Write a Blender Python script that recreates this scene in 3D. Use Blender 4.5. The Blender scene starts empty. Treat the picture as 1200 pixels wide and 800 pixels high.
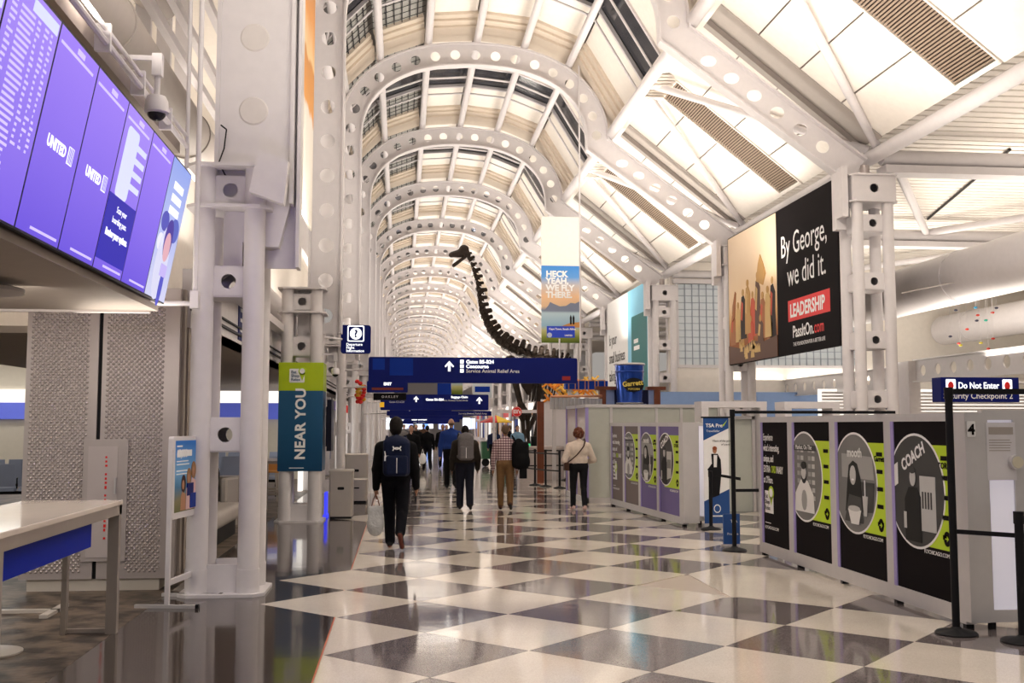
import bpy, bmesh, math, random
import numpy as np
from mathutils import Vector, Matrix, Euler
random.seed(7)
SC = bpy.context.scene
COL = SC.collection
R = math.radians

# ------------------------------------------------------------------ camera
cam = bpy.data.cameras.new('camera')
cam.sensor_width = 36.0
cam.lens = 36.6
cam.clip_start = 0.05; cam.clip_end = 400
camo = bpy.data.objects.new('camera', cam)
camo.location = (0, 0, 1.68)
camo.rotation_euler = (R(90 + 4.57), 0, R(-6.05))
COL.objects.link(camo)
SC.camera = camo
SC.view_settings.view_transform = 'Standard'
SC.view_settings.look = 'None'
SC.view_settings.gamma = 1.0
SC.view_settings.exposure = 0.0
SC.view_settings.use_curve_mapping = False
SC.cycles.use_denoising = True
SC.cycles.max_bounces = 7
SC.cycles.diffuse_bounces = 4
SC.cycles.glossy_bounces = 3
SC.cycles.transmission_bounces = 4
SC.cycles.sample_clamp_indirect = 6.0
SC.cycles.caustics_reflective = False
SC.cycles.caustics_refractive = False
# ------------------------------------------------------------------ world + lights
w = bpy.data.worlds.new('world'); SC.world = w; w.use_nodes = True
w.node_tree.nodes['Background'].inputs[0].default_value = (1.0, 0.93, 0.86, 1)
w.node_tree.nodes['Background'].inputs[1].default_value = 0.35
BAY = 7.8
AY = [10.95 + BAY * k for k in range(-1, 19)]      # arch planes

def area(name, loc, size, sy, power, direction, color=(1, .94, .86)):
    l = bpy.data.lights.new(name, 'AREA'); l.shape = 'RECTANGLE'
    l.size = size; l.size_y = sy; l.energy = power; l.color = color
    o = bpy.data.objects.new(name, l); COL.objects.link(o)
    o.location = loc
    o.rotation_euler = Vector(direction).to_track_quat('-Z', 'Y').to_euler()
    return o
WARM = (1.0, 0.91, 0.80)
for k, y in enumerate(AY[:19]):
    f = 1.0 if k < 6 else 1.15
    u = area('uplight', ((5.4, y + 3.9, 4.2) if k != 3 else (6.6, y + 2.6, 4.2)), 1.2, 5.0 if k != 3 else 3.0, 315 * f, (-0.12, 0, 1), WARM); u.data.spread = R(135)
    area('uplight', (-1.75, y + 3.9, 4.3), 0.4, 5.0, 290 * f, (0.42, 0, 1), WARM)
for y in (12, 20, 28, 36):
    area('hall_uplight', (13.5, y, 3.2), 5.0, 4.0, 400, (0, 0, 1), WARM)
for y in (14.85, 22.65, 30.45, 38.25, 46.05, 61.7, 77.3, 92.9):  # added fill lights that brighten the floor, no fixtures here
    area('floor_fill', (1.9, y, 10.6), 3.0, 3.0, 70 if y < 40 else 95, (0, 0, -1), WARM)
area('floor_fill', (2.6, 7.0, 9.5), 3.5, 3.5, 300, (0, 0.15, -1), WARM)
area('floor_fill', (6.5, 15.0, 7.0), 0.6, 0.6, 120, (-0.1, 0.1, -1), WARM)
area('gate_light', (-5.5, 17.0, 2.9), 3.0, 6.0, 120, (0, 0, -1), WARM)
area('gate_light', (-3.3, 7.4, 2.5), 1.6, 0.8, 26, (0, 0.9, -0.6), WARM)  # aimed to brighten the dimpled wall, standing in for gate ceiling lights
area('gate_light', (-6.0, 8.0, 2.5), 2.0, 2.0, 40, (0.4, 0.3, -0.8), WARM)
area('upper_light', (-3.6, 12.0, 3.2), 1.0, 8.0, 80, (0.1, -0.2, 1), WARM)
for y in (6.0, 8.4):
    l = bpy.data.lights.new('screen_glow', 'POINT'); l.energy = 12; l.color = (0.45, 0.35, 1.0); l.shadow_soft_size = 0.0
    o = bpy.data.objects.new('screen_glow', l); COL.objects.link(o); o.location = (-1.35, y + .3, 3.2)

# ------------------------------------------------------------------ materials
MATS = {}
def pm(name, col, rough=0.5, metal=0.0, emit=0.0, emitcol=None, spec=0.35, noise=0.0, nscale=8.0, bump=0.0, bscale=40.0, alpha=1.0, trans=0.0):
    if name in MATS: return MATS[name]
    m = bpy.data.materials.new(name); m.use_nodes = True
    nt = m.node_tree; b = nt.nodes['Principled BSDF']
    if emit >= .5: emitcol = emitcol or col; col = tuple(c * .08 for c in col); spec = .1
    b.inputs['Base Color'].default_value = (*col, 1)
    b.inputs['Roughness'].default_value = rough
    b.inputs['Metallic'].default_value = metal
    b.inputs['Specular IOR Level'].default_value = spec if max(col) > 0.09 or rough < 0.2 else min(spec, 0.12)
    if trans: b.inputs['Transmission Weight'].default_value = trans
    if emit:
        b.inputs['Emission Color'].default_value = (*(emitcol or col), 1)
        b.inputs['Emission Strength'].default_value = emit
    tc = nt.nodes.new('ShaderNodeTexCoord')
    n = nt.nodes.new('ShaderNodeTexNoise'); n.inputs['Scale'].default_value = nscale
    n.inputs['Detail'].default_value = 4
    nt.links.new(tc.outputs['Object'], n.inputs['Vector'])
    am = noise if noise else 0.06
    mx = nt.nodes.new('ShaderNodeMix'); mx.data_type = 'RGBA'
    mx.inputs['A'].default_value = (*[c * (1 - am) for c in col], 1)
    mx.inputs['B'].default_value = (*[min(1, c * (1 + am)) for c in col], 1)
    if noise > .5:
        cm = nt.nodes.new('ShaderNodeMapRange'); cm.inputs['From Min'].default_value = .40; cm.inputs['From Max'].default_value = .60
        nt.links.new(n.outputs['Fac'], cm.inputs['Value']); nt.links.new(cm.outputs['Result'], mx.inputs['Factor'])
    else: nt.links.new(n.outputs['Fac'], mx.inputs['Factor'])
    nt.links.new(mx.outputs['Result'], b.inputs['Base Color'])
    if bump:
        n2 = nt.nodes.new('ShaderNodeTexNoise'); n2.inputs['Scale'].default_value = bscale
        nt.links.new(tc.outputs['Object'], n2.inputs['Vector'])
        bp = nt.nodes.new('ShaderNodeBump'); bp.inputs['Strength'].default_value = bump; bp.inputs['Distance'].default_value = 0.02
        nt.links.new(n2.outputs['Fac'], bp.inputs['Height']); nt.links.new(bp.outputs['Normal'], b.inputs['Normal'])
    MATS[name] = m
    return m

def terrazzo(name, c1, c2, c3, scale=140, rough=0.07):
    m = bpy.data.materials.new(name); m.use_nodes = True
    nt = m.node_tree; b = nt.nodes['Principled BSDF']
    g = nt.nodes.new('ShaderNodeNewGeometry')
    v = nt.nodes.new('ShaderNodeTexVoronoi'); v.inputs['Scale'].default_value = scale
    nt.links.new(g.outputs['Position'], v.inputs['Vector'])
    cr = nt.nodes.new('ShaderNodeValToRGB')
    e = cr.color_ramp.elements
    e[0].position = 0.0; e[0].color = (*c1, 1); e[1].position = 1.0; e[1].color = (*c3, 1)
    x = e.new(0.55); x.color = (*c2, 1)
    nt.links.new(v.outputs['Color'], cr.inputs['Fac'])
    n = nt.nodes.new('ShaderNodeTexNoise'); n.inputs['Scale'].default_value = 1.3; n.inputs['Detail'].default_value = 5
    nt.links.new(g.outputs['Position'], n.inputs['Vector'])
    mr = nt.nodes.new('ShaderNodeMapRange'); mr.inputs['To Min'].default_value = rough * 0.6; mr.inputs['To Max'].default_value = rough * 1.6
    nt.links.new(n.outputs['Fac'], mr.inputs['Value']); nt.links.new(mr.outputs['Result'], b.inputs['Roughness'])
    hs = nt.nodes.new('ShaderNodeHueSaturation')
    mv = nt.nodes.new('ShaderNodeMapRange'); mv.inputs['To Min'].default_value = 0.85; mv.inputs['To Max'].default_value = 1.15
    nt.links.new(n.outputs['Fac'], mv.inputs['Value']); nt.links.new(mv.outputs['Result'], hs.inputs['Value'])
    nt.links.new(cr.outputs['Color'], hs.inputs['Color']); nt.links.new(hs.outputs['Color'], b.inputs['Base Color'])
    n2 = nt.nodes.new('ShaderNodeTexNoise'); n2.inputs['Scale'].default_value = 2.2; n2.inputs['Detail'].default_value = 2
    nt.links.new(g.outputs['Position'], n2.inputs['Vector'])
    bp = nt.nodes.new('ShaderNodeBump'); bp.inputs['Strength'].default_value = 0.05; bp.inputs['Distance'].default_value = 0.02
    nt.links.new(n2.outputs['Fac'], bp.inputs['Height']); nt.links.new(bp.outputs['Normal'], b.inputs['Normal'])
    b.inputs['Specular IOR Level'].default_value = 0.6
    MATS[name] = m
    return m

def grad(name, stops, z0, z1, axis='Z', rough=0.5, emit=0.0, wob=0.0, wscale=3.0):
    """printed or displayed colour running along one object axis"""
    m = bpy.data.materials.new(name); m.use_nodes = True
    nt = m.node_tree; b = nt.nodes['Principled BSDF']
    tc = nt.nodes.new('ShaderNodeTexCoord'); sp = nt.nodes.new('ShaderNodeSeparateXYZ')
    nt.links.new(tc.outputs['Object'], sp.inputs[0])
    mr = nt.nodes.new('ShaderNodeMapRange'); mr.inputs['From Min'].default_value = z0; mr.inputs['From Max'].default_value = z1
    src = sp.outputs[axis]
    if wob:
        n = nt.nodes.new('ShaderNodeTexNoise'); n.inputs['Scale'].default_value = wscale; n.inputs['Detail'].default_value = 6
        nt.links.new(tc.outputs['Object'], n.inputs['Vector'])
        ma = nt.nodes.new('ShaderNodeMath'); ma.operation = 'MULTIPLY_ADD'; ma.inputs[1].default_value = wob
        nt.links.new(n.outputs['Fac'], ma.inputs[0]); nt.links.new(src, ma.inputs[2]); src = ma.outputs[0]
    nt.links.new(src, mr.inputs['Value'])
    cr = nt.nodes.new('ShaderNodeValToRGB'); e = cr.color_ramp.elements
    e[0].position = stops[0][0]; e[0].color = (*stops[0][1], 1)
    e[1].position = stops[-1][0]; e[1].color = (*stops[-1][1], 1)
    for p, c in stops[1:-1]:
        x = e.new(p); x.color = (*c, 1)
    nt.links.new(mr.outputs['Result'], cr.inputs['Fac'])
    b.inputs['Roughness'].default_value = rough; b.inputs['Specular IOR Level'].default_value = .12
    if not emit: nt.links.new(cr.outputs['Color'], b.inputs['Base Color'])
    if emit:
        b.inputs['Base Color'].default_value = (.01, .01, .02, 1)
        nt.links.new(cr.outputs['Color'], b.inputs['Emission Color']); b.inputs['Emission Strength'].default_value = emit
    MATS[name] = m
    return m

def plaid():
    m = bpy.data.materials.new('plaid shirt'); m.use_nodes = True
    nt = m.node_tree; b = nt.nodes['Principled BSDF']
    tc = nt.nodes.new('ShaderNodeTexCoord'); sp = nt.nodes.new('ShaderNodeSeparateXYZ')
    nt.links.new(tc.outputs['Object'], sp.inputs[0])
    fac = None
    for ax in ('X', 'Z'):
        a = nt.nodes.new('ShaderNodeMath'); a.operation = 'MULTIPLY'; a.inputs[1].default_value = 20
        nt.links.new(sp.outputs[ax], a.inputs[0])
        f = nt.nodes.new('ShaderNodeMath'); f.operation = 'FRACT'; nt.links.new(a.outputs[0], f.inputs[0])
        g = nt.nodes.new('ShaderNodeMath'); g.operation = 'LESS_THAN'; g.inputs[1].default_value = 0.36; nt.links.new(f.outputs[0], g.inputs[0])
        if fac is None: fac = g
        else:
            s = nt.nodes.new('ShaderNodeMath'); s.operation = 'ADD'; nt.links.new(fac.outputs[0], s.inputs[0]); nt.links.new(g.outputs[0], s.inputs[1]); fac = s
    h = nt.nodes.new('ShaderNodeMath'); h.operation = 'MULTIPLY'; h.inputs[1].default_value = 0.5; nt.links.new(fac.outputs[0], h.inputs[0])
    cr = nt.nodes.new('ShaderNodeValToRGB'); e = cr.color_ramp.elements
    e[0].color = (0.62, 0.5, 0.5, 1); e[1].color = (0.05, 0.02, 0.04, 1)
    x = e.new(0.5); x.color = (0.2, 0.09, 0.11, 1)
    nt.links.new(h.outputs[0], cr.inputs['Fac']); nt.links.new(cr.outputs['Color'], b.inputs['Base Color'])
    b.inputs['Roughness'].default_value = 0.85
    return m

WHITE = pm('white painted steel', (0.69, 0.66, 0.672), 0.4)
PANEL = pm('cream ceiling panel', (0.90, 0.85, 0.785), 0.6)
TAN = pm('tan moulding', (0.66, 0.575, 0.48), 0.6)
GREY = pm('grey flashing', (0.42, 0.38, 0.35), 0.6)
GRILLE = pm('brown grille blade', (0.27, 0.205, 0.155), 0.5)
GRILLEB = pm('dark grille void', (0.05, 0.035, 0.03), 0.9)
DARKGL = pm('dark night glass', (0.02, 0.022, 0.03), 0.12)
SKYGL = pm('grey fritted skylight glass', (0.36, 0.36, 0.34), 0.3, noise=0.25, nscale=2)
MESH = pm('black mesh bar', (0.03, 0.03, 0.035), 0.5)
ALU = pm('brushed aluminium frame', (0.62, 0.60, 0.60), 0.35, 0.35)
LAV = pm('lavender lit tint', (0.36, 0.30, 0.62), 0.4)  # violet light on the aluminium frame edges, put into the colour
STEELG = pm('taupe powder coated metal', (0.50, 0.445, 0.43), 0.33, 0.3)
SOFFIT = pm('taupe soffit', (0.36, 0.31, 0.27), 0.7)
BLACK = pm('black plastic', (0.012, 0.012, 0.014), 0.45)
BLK2 = pm('black print', (0.010, 0.008, 0.009), 0.6, spec=.04)
WTXT = pm('white lettering', (0.9, 0.9, 0.9), 0.5)
WLIT = pm('lit white lettering', (1, 1, 1), 0.5, emit=1.6, emitcol=(1, 1, 1))
NAVY = pm('navy sign blue', (0.006, 0.012, 0.14), 0.4, spec=.1)
NAVY2 = pm('brighter sign blue', (0.006, 0.035, 0.30), 0.4, spec=.1)
LIME = pm('lime print', (0.52, 0.72, 0.02), 0.45)
RED = pm('red print', (0.75, 0.02, 0.02), 0.45)
LAMP = pm('lit diffuser', (1, 0.97, 0.9), 0.5, emit=6.0, emitcol=(1, 0.95, 0.86))
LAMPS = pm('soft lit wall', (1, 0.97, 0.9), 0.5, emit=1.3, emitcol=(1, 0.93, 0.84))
FROST = pm('frosted lit panel', (0.86, 0.84, 0.92), 0.5, emit=0.25, emitcol=(0.9, 0.86, 1.0))
GLASSG = pm('milky green glass', (0.50, 0.52, 0.47), 0.12)
WOOD = pm('red brown wood', (0.16, 0.045, 0.02), 0.4, noise=0.3, nscale=5)
GOLD = pm('orange wood', (0.55, 0.25, 0.07), 0.5)
BONE = pm('dark fossil bone', (0.032, 0.023, 0.018), 0.55, noise=0.4, nscale=6, bump=0.4, bscale=14)
TW = terrazzo('cream terrazzo', (0.66, 0.58, 0.50), (0.76, 0.69, 0.60), (0.82, 0.76, 0.68))
TD = terrazzo('dark terrazzo', (0.10, 0.083, 0.083), (0.165, 0.14, 0.14), (0.26, 0.225, 0.22))
TB = terrazzo('black border terrazzo', (0.03, 0.022, 0.02), (0.055, 0.043, 0.038), (0.13, 0.105, 0.09), rough=0.07)
CARPET = pm('brown streaked stone', (0.10, 0.075, 0.055), 0.42, noise=0.7, nscale=3.5, bump=.3, bscale=9)
JOINT = pm('pale joint', (0.45, 0.38, 0.32), 0.3)
REDJ = pm('red brass joint', (0.55, 0.12, 0.05), 0.3)

# ------------------------------------------------------------------ mesh helpers
class MB:
    def __init__(s): s.v = []; s.f = []; s.m = []
    def add(s, vs, fs, mi=0):
        o = len(s.v); s.v.extend([tuple(p) for p in vs]); s.f.extend([tuple(i + o for i in f) for f in fs]); s.m.extend([mi] * len(fs)); return s
    def box(s, a, b, mi=0):
        x0, x1 = sorted((a[0], b[0])); y0, y1 = sorted((a[1], b[1])); z0, z1 = sorted((a[2], b[2]))
        return s.add([(x0, y0, z0), (x1, y0, z0), (x1, y1, z0), (x0, y1, z0), (x0, y0, z1), (x1, y0, z1), (x1, y1, z1), (x0, y1, z1)],
                     [(0, 3, 2, 1), (4, 5, 6, 7), (0, 1, 5, 4), (1, 2, 6, 5), (2, 3, 7, 6), (3, 0, 4, 7)], mi)
    def bbox(s, a, b, bv=0.01):
        """box with chamfered vertical edges and a chamfered top"""
        x0, x1 = sorted((a[0], b[0])); y0, y1 = sorted((a[1], b[1])); z0, z1 = sorted((a[2], b[2]))
        def ring(i, z): return [(x0 + bv, y0 + i, z), (x1 - bv, y0 + i, z), (x1 - i, y0 + bv, z), (x1 - i, y1 - bv, z), (x1 - bv, y1 - i, z), (x0 + bv, y1 - i, z), (x0 + i, y1 - bv, z), (x0 + i, y0 + bv, z)]
        vs = ring(0, z0) + ring(0, z1 - bv) + ring(bv * .7, z1)
        fs = [tuple(range(7, -1, -1)), tuple(range(16, 24))]
        for k in (0, 8):
            for i in range(8): fs.append((k + i, k + (i + 1) % 8, k + 8 + (i + 1) % 8, k + 8 + i))
        return s.add(vs, fs, mi=0)
    def tube(s, p, q, r, r2=None, n=12, mi=0, caps=True):
        p = Vector(p); q = Vector(q); r2 = r if r2 is None else r2
        d = (q - p).normalized(); a = d.orthogonal().normalized(); b = d.cross(a)
        vs = []
        for c, rr in ((p, r), (q, r2)):
            for i in range(n):
                t = 2 * math.pi * i / n; vs.append(c + a * (rr * math.cos(t)) + b * (rr * math.sin(t)))
        fs = [(i, (i + 1) % n, n + (i + 1) % n, n + i) for i in range(n)]
        if caps: fs += [tuple(range(n - 1, -1, -1)), tuple(range(n, 2 * n))]
        return s.add(vs, fs, mi)
    def path(s, pts, r, n=8, mi=0):
        for i in range(len(pts) - 1): s.tube(pts[i], pts[i + 1], r, n=n, mi=mi)
        return s
    def lathe(s, c, prof, n=20, mi=0, axis='z'):
        vs = []
        for (r, z) in prof:
            for i in range(n):
                t = 2 * math.pi * i / n
                if axis == 'z': vs.append((c[0] + r * math.cos(t), c[1] + r * math.sin(t), c[2] + z))
                else: vs.append((c[0] + r * math.cos(t), c[1] + z, c[2] + r * math.sin(t)))
        fs = []
        for k in range(len(prof) - 1):
            for i in range(n): fs.append((k * n + i, k * n + (i + 1) % n, (k + 1) * n + (i + 1) % n, (k + 1) * n + i))
        fs += [tuple(range(n - 1, -1, -1)), tuple(range((len(prof) - 1) * n, len(prof) * n))]
        return s.add(vs, fs, mi)
    def ell(s, c, r, n=12, m=8, mi=0, rot=None):
        vs = []; fs = []
        for j in range(1, m):
            ph = math.pi * j / m
            for i in range(n):
                t = 2 * math.pi * i / n
                vs.append(Vector((r[0] * math.sin(ph) * math.cos(t), r[1] * math.sin(ph) * math.sin(t), r[2] * math.cos(ph))))
        vs.append(Vector((0, 0, r[2]))); vs.append(Vector((0, 0, -r[2])))
        if rot is not None: vs = [rot @ v for v in vs]
        vs = [v + Vector(c) for v in vs]
        for j in range(m - 2):
            for i in range(n): fs.append((j * n + i, (j + 1) * n + i, (j + 1) * n + (i + 1) % n, j * n + (i + 1) % n))
        T = len(vs) - 2
        for i in range(n):
            fs.append((T, i, (i + 1) % n)); fs.append((T + 1, (m - 2) * n + (i + 1) % n, (m - 2) * n + i))
        return s.add(vs, fs, mi)
    def prism(s, pts, fn, d0, d1, mi=0):
        """polygon (u,v) extruded from d0 to d1; fn(u,v,d)->xyz"""
        n = len(pts)
        vs = [fn(u, v, d0) for u, v in pts] + [fn(u, v, d1) for u, v in pts]
        fs = [tuple(range(n)), tuple(range(2 * n - 1, n - 1, -1))] + [(i, (i + 1) % n, n + (i + 1) % n, n + i) for i in range(n)]
        return s.add(vs, fs, mi)
    def build(s, name, mat, parent=None, smooth=False, local=False, world_off=None, stuff=False):
        me = bpy.data.meshes.new(name)
        off = Vector((0, 0, 0))
        if parent is not None and not local: off = WL.get(parent.name, Vector((0, 0, 0)))
        if world_off is not None: off = Vector(world_off)
        me.from_pydata([tuple(Vector(p) - off) for p in s.v], [], s.f)
        mats = mat if isinstance(mat, (list, tuple)) else [mat]
        for mm in mats: me.materials.append(mm)
        if len(mats) > 1: me.polygons.foreach_set('material_index', s.m)
        bm = bmesh.new(); bm.from_mesh(me); bmesh.ops.recalc_face_normals(bm, faces=bm.faces); bm.to_mesh(me); bm.free()
        if smooth:
            me.polygons.foreach_set('use_smooth', [True] * len(me.polygons))
            try: me.set_sharp_from_angle(angle=R(40))
            except Exception: pass
        o = bpy.data.objects.new(name, me); COL.objects.link(o)
        if parent is not None: o.parent = parent
        elif world_off is not None: o.location = off
        WL[o.name] = WL.get(parent.name, Vector((0, 0, 0))) if (parent is not None and not local) else off
        if stuff: o['kind'] = 'stuff'
        return o
WL = {}
def thing(name, label, cat, loc=(0, 0, 0), rotz=0.0, group=None, tilt=0.0):
    o = bpy.data.objects.new(name, None); COL.objects.link(o)
    o.empty_display_size = 0.2
    o.location = loc; o.rotation_euler = (R(tilt), 0, R(rotz))
    o['label'] = label; o['category'] = cat
    if group: o['group'] = group
    WL[o.name] = Vector(loc)
    return o
def tag(o, label, cat, group=None):
    o['label'] = label; o['category'] = cat
    if group: o['group'] = group
    return o
def struct(o): o['kind'] = 'structure'; return o
def kids(o): return [c for c in ALLCH.get(o.name, [])]
def dup(root, loc, rotz=None, label=None, group=None):
    def rec(o, par):
        c = o.copy(); COL.objects.link(c)
        if par is not None: c.parent = par
        for ch in o.children: rec(ch, c)
        return c
    r = rec(root, None)
    r.location = loc; WL[r.name] = Vector(loc)
    if rotz is not None: r.rotation_euler = (0, 0, R(rotz))
    if label: r['label'] = label
    if group: r['group'] = group
    return r
def sdup(o, dx=0, dy=0, dz=0):
    """copy of one part beside itself under the same parent"""
    c = o.copy(); COL.objects.link(c); c.location = Vector(o.location) + Vector((dx, dy, dz)); return c

BODY = {}
def text(parent, s, size, u, v, mat, align='LEFT', layer=4, bold=0.0, sx=1.0, name='lettering', rot=0.0, space=1.0):
    cu = bpy.data.curves.new('t', 'FONT'); cu.body = s; cu.size = size; cu.align_x = align; cu.resolution_u = 3
    cu.extrude = 0.0008; cu.offset = bold; cu.space_character = space
    t = bpy.data.objects.new('t', cu); COL.objects.link(t)
    bpy.context.view_layer.update()
    dg = bpy.context.evaluated_depsgraph_get()
    me = bpy.data.meshes.new_from_object(t.evaluated_get(dg))
    M = Matrix.Translation((u, -0.002 * layer - 0.001, v)) @ Matrix.Rotation(R(90), 4, 'X') @ Matrix.Rotation(R(rot), 4, 'Z') @ Matrix.Diagonal((sx, 1, 1, 1))
    me.transform(M)
    me.materials.clear(); me.materials.append(mat)
    bpy.data.objects.remove(t); bpy.data.curves.remove(cu)
    me.name = name
    o = bpy.data.objects.new(name, me); COL.objects.link(o); o.parent = BODY.get(parent.name, parent)
    return o
FB = lambda u, v, d: (u, d, v)       # board frame: u right, v up, front towards -y
def plate(parent, name, pts, mat, layer=1, back=0.0):
    if layer <= 0: back = -0.002 * layer + 0.002
    if len(pts) < 3: return None
    return MB().prism(pts, FB, back, -0.002 * layer).build(name, mat, BODY.get(parent.name, parent), local=True)
def rect(u0, v0, u1, v1): return [(u0, v0), (u1, v0), (u1, v1), (u0, v1)]
def ellp(cx, cz, rx, rz, n=28): return [(cx + rx * math.cos(2 * math.pi * i / n), cz + rz * math.sin(2 * math.pi * i / n)) for i in range(n)]
def rrect(u0, v0, u1, v1, r, n=5):
    P = []
    for cx, cz, a0 in ((u1 - r, v1 - r, 0), (u0 + r, v1 - r, 90), (u0 + r, v0 + r, 180), (u1 - r, v0 + r, 270)):
        for i in range(n + 1):
            a = R(a0 + 90 * i / n); P.append((cx + r * math.cos(a), cz + r * math.sin(a)))
    return P
def clip(poly, fn, val, keep_less):
    """clip polygon by coordinate index fn (0/1)"""
    out = []
    n = len(poly)
    ins = lambda p: (p[fn] <= val) if keep_less else (p[fn] >= val)
    for i in range(n):
        a, b = poly[i], poly[(i + 1) % n]
        if ins(a): out.append(a)
        if ins(a) != ins(b):
            t = (val - a[fn]) / (b[fn] - a[fn]); out.append((a[0] + (b[0] - a[0]) * t, a[1] + (b[1] - a[1]) * t))
    return out

# ------------------------------------------------------------------ FLOOR
fl = MB().box((-20, -6, -0.3), (32, 175, -0.006)).build('floor', JOINT); struct(fl)
MB().box((-2.3, -6, -0.006), (-0.572, 175, -0.0005)).build('border_slab', TB, fl)
MB().box((-0.572, -6, -0.006), (-0.562, 175, 0.0)).build('joint_strip', REDJ, fl)
MB().prism([(-20, -6), (-2.305, -6), (-2.305, 175), (-20, 175)], lambda u, v, d: (u, v, d), -0.006, 0.0).build('carpet', CARPET, fl)
MB().box((12.0, -6, -0.006), (32, 175, 0.0)).build('hall_slab', TW, fl)
HD = 0.755
tw_me = td_me = None
near, far_w, far_d = [], MB(), MB()
ZF = lambda u, v, d: (u, v, d)
def special(cy):      # bays of the border where a full tile row pokes out by each column
    return min(abs(cy - (10.9 + BAY * k)) for k in range(-1, 20)) < 1.0
tiles = []
for i in range(-1, 17):
    cx = -0.55 + HD * i
    j0 = 0 if i % 2 == 0 else 1
    for jj in range(-12, 216, 1):
        if (jj % 2) != (j0 % 2): continue
        cy = 8.63 + HD * jj
        if cy < 1 or cy > 170: continue
        g = 0.0035
        h = HD - g
        poly = [(cx - h, cy), (cx, cy - h), (cx + h, cy), (cx, cy + h)]
        full = True
        if i == -1:
            if not special(cy): continue
            poly = clip(poly, 0, -1.31, False); full = False
            continue
        if i == 0 and not special(cy):
            poly = clip(poly, 0, -0.558, False); full = False
        if cx + HD > 3.22 and 10.06 < cy + HD and cy - HD < 11.6 and cx < 5.6:
            if cx >= 3.22 - 1e-3:
                lo = clip(poly, 1, 10.05, True); hi = clip(poly, 1, 11.6, False)
                for q in (lo, hi):
                    if len(q) > 2: tiles.append((cx, cy, i % 2 == 0, False, q))
                continue
        tiles.append((cx, cy, i % 2 == 0, full, poly))
tiles.append((4.0, 10.8, True, False, rect(3.225, 10.055, 5.6, 11.595)))
# tiles poking out over the border by the columns are sunk into it a hair above
tiles.sort(key=lambda t: t[1] + abs(t[0] - 1.5) * 0.6)
shared = {}
cnt = {True: 0, False: 0}
for cx, cy, wh, full, poly in tiles:
    mat = TW if wh else TD
    if cnt[wh] < 145:
        cnt[wh] += 1
        key = (wh, full)
        if full and key in shared:
            o = shared[key].copy(); COL.objects.link(o)
        else:
            o = MB().prism([(p[0] - cx, p[1] - cy) for p in poly], ZF, -0.0055, 0.0004).build('floor_tile', mat, fl, local=True)
            if full: shared[key] = o
        o.location = (cx, cy, 0)
    else:
        (far_w if wh else far_d).prism(poly, ZF, -0.0055, 0.0004)
far_w.build('floor_tile', TW, fl, stuff=True); far_d.build('floor_tile', TD, fl, stuff=True)

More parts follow.
